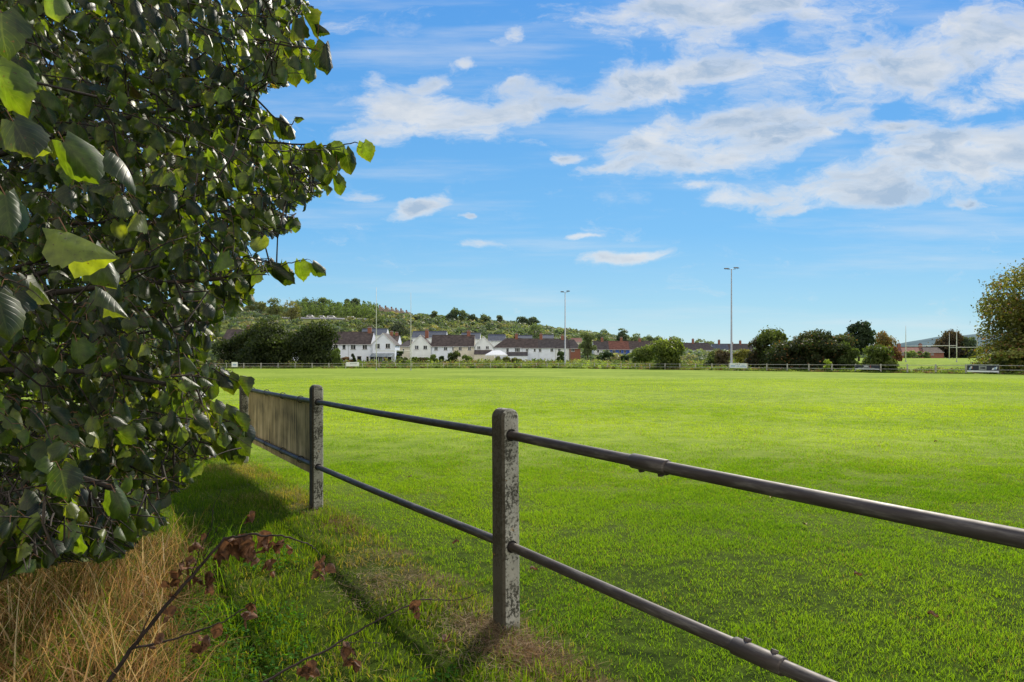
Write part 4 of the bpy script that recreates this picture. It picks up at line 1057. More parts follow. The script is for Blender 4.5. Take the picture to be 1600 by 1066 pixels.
hill = [
 (404, 470, 484, 388, 424, 470, (.06, .07, .02), (.17, .16, .05), 'golden green tree nearest the lime tree on the hill'),
 (455, 469, 497, 438, 469, 420, (.06, .06, .015), (.20, .17, .05), 'golden rounded tree on the hill above the dark round trees'),
 (433, 466, 492, 418, 450, 440, (.05, .065, .02), (.15, .15, .05), 'yellow-green tree left of the golden tree on the hill'),
 (480, 466, 492, 462, 498, 480, (.03, .05, .02), (.10, .12, .05), 'broad green tree on the crest above the vans'),
 (506, 465, 492, 497, 516, 490, (.05, .08, .03), (.13, .17, .07), 'tall pale green tree on the crest above the vans'),
 (530, 474, 493, 518, 541, 490, (.03, .05, .02), (.09, .12, .05), 'rounded green tree on the hill crest'),
 (543, 467.5, 490, 536, 549, 500, (.03, .05, .03), (.10, .13, .07), 'narrow tree on the hill crest left of the dark pointed one'),
 (555.5, 466.5, 490, 546, 566, 495, (.02, .035, .02), (.06, .09, .045), 'dark pointed tree on the hill crest'),
 (584, 484, 505, 566, 600, 400, (.05, .08, .025), (.14, .17, .06), 'light green trees below the tiny crest houses'),
 (622, 494, 528, 604, 641, 300, (.008, .014, .009), (.030, .042, .022), 'large dark conical tree behind the gap between terraces'),
 (575, 505, 530, 560, 592, 290, (.014, .022, .012), (.06, .07, .03), 'dark bushy tree behind the red chimney'),
 (679, 486, 500, 672, 688, 500, (.05, .07, .04), (.12, .15, .08), 'small round tree on the falling crest'),
 (706, 482, 502, 694, 718, 490, (.02, .04, .022), (.07, .10, .055), 'dark green tree clump on the falling crest'),
 (722, 484.5, 503, 714, 733, 490, (.05, .08, .04), (.13, .17, .08), 'pale green tree beside the dark clump on the crest'),
 (738, 491, 506, 727, 751, 470, (.018, .035, .02), (.05, .075, .04), 'very dark rounded tree on the falling crest'),
 (759, 491, 506, 750, 770, 490, (.05, .075, .045), (.12, .15, .08), 'light tree right of the very dark rounded one'),
 (781, 493, 508, 774, 788, 500, (.05, .07, .045), (.12, .14, .08), 'small upright tree on the middle of the crest'),
 (815, 495, 510, 805, 826, 490, (.03, .05, .035), (.09, .12, .07), 'leftmost of the two darker trees mid crest'),
 (833, 495.5, 511, 824, 843, 485, (.025, .045, .03), (.08, .11, .06), 'dark tree with pointed top mid crest'),
 (835, 506, 527, 820, 852, 380, (.07, .10, .05), (.15, .19, .09), 'pale rounded tree on the slope above the middle terrace'),
 (945, 515, 534, 928, 964, 380, (.06, .09, .05), (.14, .18, .09), 'broad pale green tree above the blue house'),
 (972, 513.5, 532, 963, 984, 400, (.03, .05, .035), (.10, .13, .08), 'darker pointed tree above the blue house roof'),
 (996, 521, 536, 984, 1012, 400, (.06, .09, .05), (.14, .17, .09), 'pale tree right of the blue house roof'),
 (1022, 524, 540, 1010, 1040, 420, (.07, .10, .06), (.15, .19, .10), 'pale green tree behind the round bush roofs'),
 (1055, 526, 542, 1040, 1074, 420, (.07, .10, .06), (.16, .20, .11), 'hazy pale tree above the white house'),
 (1100, 530, 545, 1080, 1118, 430, (.08, .10, .07), (.16, .19, .11), 'last hazy pale tree at the foot of the hill'),
]
for i, (px, t_, b_, a, c, D, c1, c2, lb) in enumerate(hill):
    x = (px - 800) / F * D; gg = min(gzf(x, D), CAMH - (b_ - HZ) / F * D)
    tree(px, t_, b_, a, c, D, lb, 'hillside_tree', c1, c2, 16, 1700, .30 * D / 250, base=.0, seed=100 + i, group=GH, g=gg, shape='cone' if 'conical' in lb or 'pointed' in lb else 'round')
# birch plantation on the upper slope
def plantation():
    r = np.random.default_rng(15); Vs = []; Cs = []
    for i in range(240):
        px = r.uniform(462, 590); D = r.uniform(440, 500); x = (px - 800) / F * D; z = gzf(x, D)
        H = r.uniform(5, 9); m = 60; tt = r.random(m); w = (1 - tt) * 1.7 + .3
        a = r.uniform(0, 6.28, m)
        P = np.stack([x + np.cos(a) * w, D + np.sin(a) * w, z + .4 + tt * H], -1)
        s = .55 * r.uniform(.6, 1.3, (m, 1)); dd = r.normal(size=(m, 3)); dd /= np.linalg.norm(dd, axis=1)[:, None]; ee = np.cross(dd, r.normal(size=(m, 3))); ee /= np.linalg.norm(ee, axis=1)[:, None]
        Vs.append(np.stack([P - dd * s, P - ee * s * .6, P + dd * s, P + ee * s * .6], 1).reshape(-1, 3))
        c = np.array([.13, .18, .07]) * r.uniform(.65, 1.35) * (.7 + .4 * tt[:, None]); Cs.append(np.repeat(c[:, None], 4, 1).reshape(-1, 3))
    V = np.concatenate(Vs); o = mesh_np('young_plantation', V, np.arange(len(V)).reshape(-1, 4), M['foliage'], color=np.concatenate(Cs))
    tag(o, 'dense belt of young pale green trees on the slope above the vans', 'woodland', kind='stuff')
plantation()

# tangled growth along the far fence (brambles, nettles, long grass)
def fence_growth():
    r = np.random.default_rng(8); Vs, Cs = [], []
    seg = list(zip(FAR[:-1], FAR[1:]))
    tot = []
    for a, b in seg: tot.append(math.dist(a, b))
    for i in range(1500):
        s = r.choice(len(seg), p=np.array(tot) / sum(tot)); a, b = seg[s]; t_ = r.random()
        nx_, ny_ = -(b[1] - a[1]) / tot[s], (b[0] - a[0]) / tot[s]
        if ny_ < 0: nx_, ny_ = -nx_, -ny_
        off = r.uniform(-.2, 9) if r.random() < .72 else r.uniform(-.35, .4)
        x = a[0] + (b[0] - a[0]) * t_ + nx_ * off; y = a[1] + (b[1] - a[1]) * t_ + ny_ * off
        px = x / y * F + 800
        hmax = np.interp(px, [300, 520, 620, 700, 830, 850, 940, 1000, 1100, 1340, 1400, 1420, 1520, 1600], [.5, .8, 1.2, 1.6, 1.8, 2.1, 1.6, 1.5, .9, .7, .7, .55, .6, .5])
        h_ = hmax * r.uniform(.45, 1) * (.35 if off < .4 else min(1, .5 + off * .12)); R = r.uniform(.4, 1.0) * (.6 if off < .4 else 1)
        m = 46; v = r.normal(size=(m, 3)); v /= np.linalg.norm(v, axis=1)[:, None]; v[:, 2] = np.abs(v[:, 2])
        P = np.array([x, y, gzf(x, y)]) + v * np.array([R * 1.3, R * 1.3, h_]) * r.uniform(.5, 1.15, (m, 1))
        d = r.normal(size=(m, 3)); d /= np.linalg.norm(d, axis=1)[:, None]; e = np.cross(d, r.normal(size=(m, 3))); e /= np.linalg.norm(e, axis=1)[:, None]; sz = r.uniform(.06, .19, (m, 1))
        Vs.append(np.stack([P - d * sz, P - e * sz * .6, P + d * sz, P + e * sz * .6], 1).reshape(-1, 3))
        tt = r.random(); c = np.array([.07, .10, .025]) if tt < .5 else (np.array([.14, .17, .04]) if tt < .8 else np.array([.12, .085, .045]))
        if 1010 > px > 880: c = c * 1.3
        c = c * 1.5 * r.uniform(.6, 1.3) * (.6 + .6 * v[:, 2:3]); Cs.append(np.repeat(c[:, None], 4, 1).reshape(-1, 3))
    V = np.concatenate(Vs); o = mesh_np('bramble_growth', V, np.arange(len(V)).reshape(-1, 4), M['foliage'], color=np.concatenate(Cs))
    tag(o, 'tangled brambles and long grass growing through the far fence', 'undergrowth', kind='stuff')
fence_growth()

# rough land between the far fence and the gardens
def rough_land():
    r = np.random.default_rng(18); Vs, Cs = [], []
    for i in range(1500):
        y = r.uniform(142, 200); px = r.uniform(340, 1180); x = (px - 800) / F * y
        y = max(y, 0); R = r.uniform(.8, 2.0); h_ = r.uniform(.6, 1.9)
        if y < 150 and px > 850 : h_ *= 1.0
        m = 34; v = r.normal(size=(m, 3)); v /= np.linalg.norm(v, axis=1)[:, None]; v[:, 2] = np.abs(v[:, 2])
        P = np.array([x, y, gzf(x, y)]) + v * np.array([R, R, h_]) * r.uniform(.5, 1.15, (m, 1))
        d = r.normal(size=(m, 3)); d /= np.linalg.norm(d, axis=1)[:, None]; e = np.cross(d, r.normal(size=(m, 3))); e /= np.linalg.norm(e, axis=1)[:, None]; sz = r.uniform(.12, .32, (m, 1))
        Vs.append(np.stack([P - d * sz, P - e * sz * .6, P + d * sz, P + e * sz * .6], 1).reshape(-1, 3))
        tt = r.random(); c = np.array([.06, .085, .022]) if tt < .45 else (np.array([.14, .16, .045]) if tt < .8 else np.array([.11, .08, .045]))
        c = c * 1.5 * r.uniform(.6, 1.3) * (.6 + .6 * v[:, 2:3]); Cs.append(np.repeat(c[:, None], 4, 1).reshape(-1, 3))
    V = np.concatenate(Vs); o = mesh_np('garden_undergrowth', V, np.arange(len(V)).reshape(-1, 4), M['foliage'], color=np.concatenate(Cs))
    tag(o, 'band of mixed scrub between the far fence and the house gardens', 'undergrowth', kind='stuff')
rough_land()

# ------------------------------------------------------------------ lime tree at left
BY = [-400, -60, 0, 30, 60, 85, 112, 124, 150, 190, 215, 232, 265, 300, 330, 355, 375, 392, 405, 425, 445, 465, 500, 520, 560, 590, 612, 640, 665, 700, 715, 735, 770, 800, 830, 850, 870, 885, 905, 915]
BX = [560, 505, 482, 474, 488, 508, 500, 450, 425, 436, 452, 535, 545, 515, 495, 455, 430, 395, 436, 462, 410, 385, 365, 345, 345, 368, 335, 362, 398, 388, 340, 305, 300, 270, 250, 228, 190, 95, 50, 10]
def bound(py): return np.interp(py, BY, BX, right=-60) + 15 * math.sin(py * .11) + 10 * math.sin(py * .053 + 1) - 8
def zmin(px): return np.interp(px, [-200, 0, 60, 200, 300, 400, 520, 700], [1.0, 1.35, 1.6, 2.0, 2.3, 2.5, 2.5, 2.7])
def inside(p, marg=0):
    x, y, z = p
    if y < .4: return not (y > -1.0 and x > -1.3)
    px = x / y * F + 800; py = HZ - (z - CAMH) / y * F
    if py > 915 and px > -100: return False
    return px < bound(py) - marg and (y > zmin(px) or px < -250) and z > .30

TR = Vector((-5.2, 4.3, 0))
lime = empty('lime_tree', (TR.x, TR.y, 0), 'large lime tree with drooping heart shaped dark leaves filling the left side', 'tree')
rr = random.Random(21)
tips = []
def in_crown(p):
    q = ((p[0] + 4.6) / 4.4, (p[1] - 3.7) / 3.9, (p[2] - 3.9) / 4.3)
    return q[0] ** 2 + q[1] ** 2 + q[2] ** 2 < 1.0
# dense part towards the camera: uniform in volume inside the view
bases = []
while len(bases) < 1750:
    Dd = (rr.uniform(.9 ** 3, 6.3 ** 3)) ** (1 / 3); px = rr.uniform(-170, 540); py = rr.uniform(-160, 900)
    p = at(px, py, Dd)
    if p[2] < .35: continue
    if Dd > 5.2 and p[0] > -1.2: continue
    if not inside(p, 22): continue
    if Dd < 2.4 and rr.random() < .3: continue
    bases.append(p)
# a rim of twigs near the silhouette so the edge stays leafy
while len(bases) < 2050:
    py = rr.uniform(-60, 880); px = bound(py) - rr.uniform(15, 75); Dd = rr.uniform(2.6, 4.4)
    p = at(px, py, Dd)
    if p[2] > .35 and inside(p, 10): bases.append(p)
for _ in range(230):
    py = rr.uniform(770, 885); px = rr.uniform(-120, 235); Dd = rr.uniform(1.7, 3.0); p = at(px, py, Dd)
    if p[2] > .35 and inside(p, 5): bases.append(p)
while len(bases) < 2530:
    p = (rr.uniform(-9, -.5), rr.uniform(-.3, 7.6), rr.uniform(.5, 8.2))
    if not in_crown(p): continue
    if p[1] > .4:
        px = p[0] / p[1] * F + 800; py = HZ - (p[2] - CAMH) / p[1] * F
        if px > -150 and -150 < py < 906: continue
    if not inside(p, 10): continue
    bases.append(p)

wood = MB()
limbs = []
# trunk
wood.tube([(TR.x, TR.y, -.2), (TR.x + .04, TR.y, 1.2), (TR.x - .05, TR.y + .05, 3), (TR.x, TR.y, 5), (TR.x + .1, TR.y, 7)], [.28, .22, .18, .12, .05], 12)
B = np.array(bases)
lt = list(range(len(B))); rr.shuffle(lt)
limb_pts = [(Vector((TR.x, TR.y, z)), 0) for z in (.6, 1.2, 2, 3, 4, 5, 6)]
for i in lt[:70]:
    p = Vector(B[i]); hd = math.hypot(p.x - TR.x, p.y - TR.y)
    z0 = min(6.5, max(.5, p.z - hd * rr.uniform(.15, .5))); a = Vector((TR.x, TR.y, z0))
    mid = a.lerp(p, .5) + Vector((rr.uniform(-.2, .2), rr.uniform(-.2, .2), .18 * hd * rr.uniform(.4, 1)))
    pts = []
    for k in range(9):
        t_ = k / 8; pts.append(a * (1 - t_) ** 2 + mid * 2 * t_ * (1 - t_) + p * t_ * t_)
    r0 = .007 + .007 * hd
    # stay out of the open field of view
    if not all(inside(q, 0) or (q - a).length < 1.0 for q in pts): continue
    wood.tube(pts, [r0 * (1 - .8 * k / 8) for k in range(9)], 6, cap=False)
    limb_pts += [(q, 0) for q in pts[2:]]
LPT = np.empty((20000, 3)); nL = len(limb_pts); LPT[:nL] = [tuple(q) for q, _ in limb_pts]
# grow outward: twigs nearest the existing wood are joined first
order = list(range(len(bases))); dmin = np.array([((LPT[:nL] - b_) ** 2).sum(1).min() for b_ in B]); order.sort(key=lambda i: dmin[i])
leaf_rec = []   # position, direction, normal, size
pet = []
def ok_seg(a, b): return inside(tuple(a), 0) and inside(tuple(b), 0)
for bi in order:
    b = bases[bi]; p = Vector(b)
    # connecting branch from the closest limb point
    j = int(np.argmin(((LPT[:nL] - B[bi]) ** 2).sum(1))); q = Vector(LPT[j])
    if (p - q).length > .03 and (p - q).length < .9:
        m_ = p.lerp(q, .5) + Vector((rr.gauss(0, .03), rr.gauss(0, .03), .06))
        if inside(tuple(m_), 0):
            wood.tube([q, m_, p], [.0042, .0034, .0026], 4, cap=False)
            if nL < 19990: LPT[nL] = tuple(m_); LPT[nL + 1] = tuple(p); nL += 2
    outd = Vector((p.x - TR.x, p.y - TR.y, 0))
    if outd.length < .1: outd = Vector((1, 0, 0))
    outd.normalize(); outd = (outd + Vector((rr.gauss(0, .45), rr.gauss(0, .45), rr.gauss(-.05, .3)))).normalized()
    L_ = rr.uniform(.35, .8); st = .038; n = int(L_ / st); d = outd.copy(); pts = [p.copy()]
    inview = p.y > .4 and -150 < p.x / p.y * F + 800 < 650
    for k in range(n):
        d = (d + Vector((rr.gauss(0, .07), rr.gauss(0, .07), -.045 + rr.gauss(0, .05)))).normalized()
        nq = pts[-1] + d * st
        if not inside(tuple(nq), 4): break
        pts.append(nq)
    if len(pts) < 3: continue
    if nL < 19990: LPT[nL] = tuple(pts[len(pts) // 2]); nL += 1
    wood.tube(pts, [.0025 * (1 - .75 * k / len(pts)) + .0005 for k in range(len(pts))], 4, cap=False)
    for k in range(1, len(pts)):
        if not inview and k % 2: continue
        if rr.random() < .12: continue
        side = (-1) ** k; dd = (pts[k] - pts[k - 1]).normalized()
        lat = dd.cross(Vector((0, 0, 1))); lat = lat.normalized() if lat.length > .1 else Vector((1, 0, 0))
        pd = (lat * side * rr.uniform(.5, 1) + dd * .5 + Vector((0, 0, rr.uniform(-.3, .5)))).normalized()
        pl = rr.uniform(.025, .05); e = pts[k] + pd * pl + Vector((0, 0, -.01))
        size = rr.uniform(.038, .082) * (1.0 if inview else 1.7)
        md = (pd * .45 + dd * .2 + Vector((rr.gauss(0, .25), rr.gauss(0, .25), rr.uniform(-1.15, -.35)))).normalized()
        tipp = e + md * size
        if not inside(tuple(tipp), 0) or not inside(tuple(e), 2): continue
        nr = Vector((rr.gauss(0, .6), rr.gauss(0, .6), .8 + rr.gauss(0, .3))) + outd * .5
        nr = nr - md * nr.dot(md)
        if nr.length < .1: continue
        nr.normalize()
        leaf_rec.append((tuple(e), tuple(md), tuple(nr), size, inview))
        pet.append((pts[k], pts[k] + pd * pl * .6 + Vector((0, 0, .006)), e))
# sprigs that reach past the crown edge
def sprig(path, D, leaves):
    pts = [Vector(at(a, b, D)) for a, b in path]
    fine = []
    for a, b in zip(pts[:-1], pts[1:]):
        for k in range(5): fine.append(a.lerp(b, k / 5) + Vector((rr.gauss(0, .002), 0, rr.gauss(0, .002))))
    fine.append(pts[-1]); wood.tube(fine, [.004 * (1 - .8 * k / len(fine)) + .0006 for k in range(len(fine))], 5, cap=False)
    for (px, py, dx, dy, s_) in leaves:
        e = Vector(at(px, py, D + rr.uniform(-.04, .04))); md = Vector((dx, rr.uniform(-.2, .2), -dy)).normalized()
        nr = Vector((rr.gauss(0, .5), -1 + rr.gauss(0, .4), rr.gauss(.3, .3))); nr = (nr - md * nr.dot(md)).normalized()
        leaf_rec.append((tuple(e), tuple(md), tuple(nr), s_ / F * D, True))
        j = min(fine, key=lambda q: (q - e).length); pet.append((j, j.lerp(e, .5) + Vector((0, 0, .006)), e))
sprig([(400, 222), (470, 226), (520, 228), (555, 223), (572, 225)], 2.9, [(568, 224, .3, 1, 30), (540, 236, .2, 1, 38), (508, 232, .1, 1, 40), (495, 228, -.3, .9, 34), (525, 276, .1, 1, 30), (515, 232, .9, .3, 30), (480, 240, .1, 1, 36)])
sprig([(330, 436), (400, 428), (450, 412), (480, 405)], 2.8, [(489, 412, .8, .7, 28), (468, 410, .05, 1, 32), (440, 412, -.4, 1, 34), (425, 418, .8, .6, 42), (405, 420, -.2, 1, 44), (380, 428, .2, 1, 44), (352, 436, .5, 1, 40)])
sprig([(400, 60), (450, 72), (485, 76), (500, 80)], 2.7, [(508, 70, .1, 1, 46), (498, 38, .7, .5, 22), (478, 22, .4, 1, 44), (462, 30, -.2, 1, 36), (480, 94, .1, 1, 36), (455, 96, .2, 1, 40)])
sprig([(395, 150), (430, 185), (455, 195), (468, 184)], 2.9, [(462, 184, .9, .1, 14), (455, 198, .4, 1, 22), (436, 185, .7, 1, 40)])
sprig([(290, 560), (330, 575), (352, 588), (372, 596)], 2.9, [(372, 596, .5, .9, 30), (358, 588, .2, 1, 34), (345, 582, .7, .8, 34), (335, 578, -.1, 1, 34), (322, 570, .3, 1, 36)])
sprig([(310, 690), (345, 698), (372, 706)], 3.0, [(370, 700, .4, 1, 30), (355, 696, .1, 1, 32), (345, 694, .7, .8, 34), (330, 690, .1, 1, 34)])
sprig([(300, 640), (350, 655), (380, 668)], 3.0, [(378, 668, .5, 1, 32), (360, 660, .8, .6, 34), (365, 672, -.1, 1, 34), (372, 690, .6, .8, 30), (352, 640, .6, .9, 36), (340, 650, .2, 1, 36), (368, 650, .4, .8, 32), (358, 675, .2, 1, 34)])
# a few large near leaves at the left edge
for (px, py, D, dx, dy, s_) in ((2, 20, 1.05, .25, 1, 78), (-8, 105, 1.15, .45, 1, 80), (20, 190, 1.3, .7, .9, 72), (48, 195, 1.35, .8, .8, 62), (100, 222, 1.45, .7, .8, 80), (185, 245, 1.4, .8, .8, 66), (104, 362, 1.05, .85, .3, 96), (150, 388, 1.15, .5, .9, 70), (8, 305, 1.2, .3, 1, 74), (-5, 465, 1.25, .4, .9, 72), (165, 455, 1.5, .9, .8, 58), (82, -8, 1.2, .3, 1, 44), (95, 735, 1.7, .3, 1, 52), (180, 770, 1.8, .6, 1, 50), (28, 800, 1.7, .2, 1, 50)):
    e = Vector(at(px, py, D)); md = Vector((dx, rr.uniform(-.5, .1), -dy)).normalized(); nr = Vector((rr.gauss(.1, .4), -.5 + rr.gauss(0, .5), 1)); nr = (nr - md * nr.dot(md)).normalized()
    leaf_rec.append((tuple(e), tuple(md), tuple(nr), s_ / F * D, True))
    pet.append((e + Vector((-.03, .01, .02)), e + Vector((-.012, 0, .022)), e))

def leaf_proto(r):
    ts = np.array([-.10, -.04, .05, .15, .25, .35, .45, .55, .65, .74, .83, .92, 1.0]); ws = np.array([.17, .33, .44, .50, .525, .51, .47, .41, .335, .25, .155, .07, .0])
    cols = np.array([-1, -.55, 0, .55, 1.0]); V = []
    curl = r.uniform(.35, 1.5); arch = r.uniform(.1, 1.0); cup = r.uniform(-.3, .3); tw = r.gauss(0, .25); asym = r.gauss(0, .08)
    for i, (t_, w) in enumerate(zip(ts, ws)):
        for c in cols:
            wj = w * (1 + (.035 * (-1) ** i + r.gauss(0, .022) if abs(c) == 1 else 0)) * (1 + asym * np.sign(c))
            x = c * wj; y = t_ + (.13 * abs(c) ** 2 if i == 0 else 0) * -1 + (.05 * r.gauss(0, 1) * .4 if abs(c) == 1 else 0) + (0.10 if (i == 0 and c == 0) else 0)
            # fold down on both sides of the midrib like a roof, arch lengthways
            an = curl * abs(x) / .5 * 1.1
            xx = np.sign(x) * (math.sin(an) / max(an, 1e-4)) * abs(x); zz = -abs(x) * (1 - math.cos(an)) / max(an, 1e-4) - abs(x) * curl * .35
            zz += -arch * .45 * t_ ** 2 + cup * x * x + .03 * math.sin(9 * t_ + 3 * c) * abs(c) + tw * x * t_
            V.append((xx, y * (1 - .10 * arch * t_), zz))
    V = np.array(V); nf = []
    for i in range(len(ts) - 1):
        for k in range(4): nf.append((i * 5 + k, i * 5 + k + 1, (i + 1) * 5 + k + 1, (i + 1) * 5 + k))
    uv = np.array([(c, t_) for t_ in ts for c in cols])
    return V, np.array(nf), uv
protos = [leaf_proto(rr) for _ in range(28)]
E = np.array([l[0] for l in leaf_rec]); Md = np.array([l[1] for l in leaf_rec]); Nr = np.array([l[2] for l in leaf_rec]); S = np.array([l[3] for l in leaf_rec])
Sd = np.cross(Md, Nr); pid = rng.integers(0, len(protos), len(S))
Vs, Fs, Cs, UVs, off = [], [], [], [], 0
for k, (pv, pfc, uv) in enumerate(protos):
    ii = np.where(pid == k)[0]
    if not len(ii): continue
    P = E[ii][:, None] + S[ii][:, None, None] * (pv[None, :, 0:1] * Sd[ii][:, None] + pv[None, :, 1:2] * Md[ii][:, None] + pv[None, :, 2:3] * Nr[ii][:, None])
    m = len(ii); Vs.append(P.reshape(-1, 3)); Fs.append((pfc[None] + (np.arange(m) * len(pv))[:, None, None] + off).reshape(-1, 4)); off += m * len(pv)
    v = rng.random((m, 1)); c = np.array([.012, .024, .004]) * (1 - v) + np.array([.066, .108, .012]) * v ** 1.7
    yl = rng.random(m); c[yl < .10] = np.array([.10, .125, .018]); c[yl > .93] *= .55; c[yl < .003] = np.array([.07, .045, .015])
    big = S[ii] > .105; c[big] *= .7
    cc = np.repeat(c[:, None], len(pv), 1)
    # yellowing margins
    ed = (np.abs(uv[:, 0]) ** 3 * .5 + np.clip(uv[:, 1] - .6, 0, 1))[None, :, None] * rng.random((m, 1, 1)) ** 2
    cc = cc * (1 - ed) + np.array([.11, .12, .022]) * ed
    Cs.append(cc.reshape(-1, 3)); UVs.append(np.tile(uv, (m, 1)))
V = np.concatenate(Vs); Fq_ = np.concatenate(Fs); C = np.concatenate(Cs); UV = np.concatenate(UVs)

def limeleaf():
    m, nt, N, L = mat('lime_leaf')
    out = N.new('ShaderNodeOutputMaterial'); b = N.new('ShaderNodeBsdfPrincipled')
    b.inputs['Roughness'].default_value = .42; b.inputs['Specular IOR Level'].default_value = .5
    a = N.new('ShaderNodeAttribute'); a.attribute_name = 'Col'
    u = N.new('ShaderNodeUVMap'); u.uv_map = 'UVMap'
    sx = N.new('ShaderNodeSeparateXYZ'); L.new(u.outputs[0], sx.inputs[0])
    def math_(op, x, y=None, z=None):
        n = N.new('ShaderNodeMath'); n.operation = op
        for i, s in enumerate((x, y, z)):
            if s is None: continue
            if hasattr(s, 'is_output'): L.new(s, n.inputs[i])
            else: n.inputs[i].default_value = s
        return n.outputs[0]
    ax = math_('ABSOLUTE', sx.outputs['X'])
    # side veins run out and forward from the midrib
    w = math_('SINE', math_('MULTIPLY', math_('SUBTRACT', sx.outputs['Y'], math_('MULTIPLY', ax, .35)), 38))
    vein = math_('POWER', math_('MAXIMUM', w, 0), 14)
    mid = math_('GREATER_THAN', math_('SUBTRACT', .045, ax), 0)
    vn = math_('MAXIMUM', vein, mid)
    mx = N.new('ShaderNodeMix'); mx.data_type = 'RGBA'; L.new(math_('MULTIPLY', vn, .13), mx.inputs[0]); L.new(a.outputs['Color'], mx.inputs[6]); mx.inputs[7].default_value = (.16, .19, .07, 1)
    # blotches
    geo = N.new('ShaderNodeNewGeometry'); nz = N.new('ShaderNodeTexNoise'); nz.inputs['Scale'].default_value = 55; nz.inputs['Detail'].default_value = 5; L.new(geo.outputs['Position'], nz.inputs['Vector'])
    rp = N.new('ShaderNodeValToRGB'); rp.color_ramp.elements[0].position = .3; rp.color_ramp.elements[0].color = (.62, .62, .62, 1); rp.color_ramp.elements[1].position = .7; rp.color_ramp.elements[1].color = (1.35, 1.3, 1.1, 1)
    L.new(nz.outputs['Fac'], rp.inputs['Fac'])
    ml = N.new('ShaderNodeMix'); ml.data_type = 'RGBA'; ml.blend_type = 'MULTIPLY'; ml.inputs[0].default_value = 1; L.new(mx.outputs[2], ml.inputs[6]); L.new(rp.outputs[0], ml.inputs[7])
    n4 = N.new('ShaderNodeTexNoise'); n4.inputs['Scale'].default_value = 130; n4.inputs['Detail'].default_value = 3; L.new(geo.outputs['Position'], n4.inputs['Vector'])
    sp4 = N.new('ShaderNodeMapRange'); sp4.inputs[1].default_value = .66; sp4.inputs[2].default_value = .70; L.new(n4.outputs['Fac'], sp4.inputs[0])
    m4 = N.new('ShaderNodeMix'); m4.data_type = 'RGBA'; L.new(sp4.outputs[0], m4.inputs[0]); L.new(ml.outputs[2], m4.inputs[6]); m4.inputs[7].default_value = (.05, .028, .012, 1); ml = m4
    # paler underside
    un = N.new('ShaderNodeMix'); un.data_type = 'RGBA'; L.new(math_('MULTIPLY', geo.outputs['Backfacing'], .45), un.inputs[0]); L.new(ml.outputs[2], un.inputs[6]); un.inputs[7].default_value = (.085, .105, .06, 1)
    L.new(un.outputs[2], b.inputs['Base Color'])
    bp = N.new('ShaderNodeBump'); bp.inputs['Strength'].default_value = .22; bp.inputs['Distance'].default_value = .002
    L.new(math_('ADD', math_('MULTIPLY', vn, -1), math_('MULTIPLY', nz.outputs['Fac'], .9)), bp.inputs['Height']); L.new(bp.outputs[0], b.inputs['Normal'])
    t = N.new('ShaderNodeBsdfTranslucent'); tm = N.new('ShaderNodeMix'); tm.data_type = 'RGBA'; tm.blend_type = 'MULTIPLY'; tm.inputs[0].default_value = 1
    L.new(ml.outputs[2], tm.inputs[6]); tm.inputs[7].default_value = (5.2, 5.0, 1.0, 1); L.new(tm.outputs[2], t.inputs['Color'])
    ms = N.new('ShaderNodeMixShader'); ms.inputs[0].default_value = .38; L.new(b.outputs[0], ms.inputs[1]); L.new(t.outputs[0], ms.inputs[2])
    L.new(ms.outputs[0], out.inputs['Surface']); return m
M['limeleaf'] = limeleaf()
lf = mesh_np('foliage', V - np.array([TR.x, TR.y, 0]), Fq_, M['limeleaf'], lime, color=C, smooth_=True)
uvl = lf.data.uv_layers.new(name='UVMap'); li = np.empty(len(lf.data.loops), np.int32); lf.data.loops.foreach_get('vertex_index', li); uvl.data.foreach_set('uv', UV[li].astype(np.float32).ravel())
wood.build('trunk', M['lime_bark'], lime, smooth_=True).location = (-TR.x, -TR.y, 0)
pm_ = MB()
for a, b, c in pet: pm_.tube([a, b, c], [.0011, .001, .0009], 3, cap=False)
ps = pm_.build('leaf_stalks', simple('red_leaf_stalk', (.20, .09, .035), .6, .2, 20), lime); ps.location = (-TR.x, -TR.y, 0)
print('lime leaves', len(S), 'twigs', len(bases))

# ------------------------------------------------------------------ dead twigs with dry leaves, lower left
def dry_leaf(mb, p, s, r):
    """crumpled brown leaf"""
    d = Vector((r.gauss(0, .5), r.gauss(0, .5), -1)).normalized(); n = Vector((r.gauss(0, 1), r.gauss(0, 1), r.gauss(0, .5))); n = (n - d * n.dot(d)).normalized(); sd = d.cross(n)
    cu = r.uniform(1.2, 2.6); vs = []; W = (.10, .36, .46, .40, .22, .03)
    for i, w in enumerate(W):
        t_ = i / 5
        for c in (-1, -.5, 0, .5, 1):
            an = c * cu * .5 + r.gauss(0, .18)
            vs.append(p + (d * (t_ * .95 + r.gauss(0, .03)) + sd * math.sin(an) * w / (cu * .5) * 1.0 + n * ((1 - math.cos(an)) * w + .25 * math.sin(t_ * 2.6 + cu) + r.gauss(0, .03))) * s)
    mb.add(vs, [(i * 5 + k, i * 5 + k + 1, (i + 1) * 5 + k + 1, (i + 1) * 5 + k) for i in range(5) for k in range(4)])
def dryleafm():
    m = simple('dry_brown_leaf', (.21, .095, .04), .7, .35, 45, c2=(.05, .024, .013), bump=.6, bscale=90); nt = m.node_tree; N, L = nt.nodes, nt.links
    b = [n for n in N if n.type == 'BSDF_PRINCIPLED'][0]; out = [n for n in N if n.type == 'OUTPUT_MATERIAL'][0]; rp = [n for n in N if n.type == 'VALTORGB'][0]
    t = N.new('ShaderNodeBsdfTranslucent'); L.new(rp.outputs[0], t.inputs['Color']); ms = N.new('ShaderNodeMixShader'); ms.inputs[0].default_value = .35
    L.new(b.outputs[0], ms.inputs[1]); L.new(t.outputs[0], ms.inputs[2]); L.new(ms.outputs[0], out.inputs['Surface']); return m
M['dryleaf'] = dryleafm()
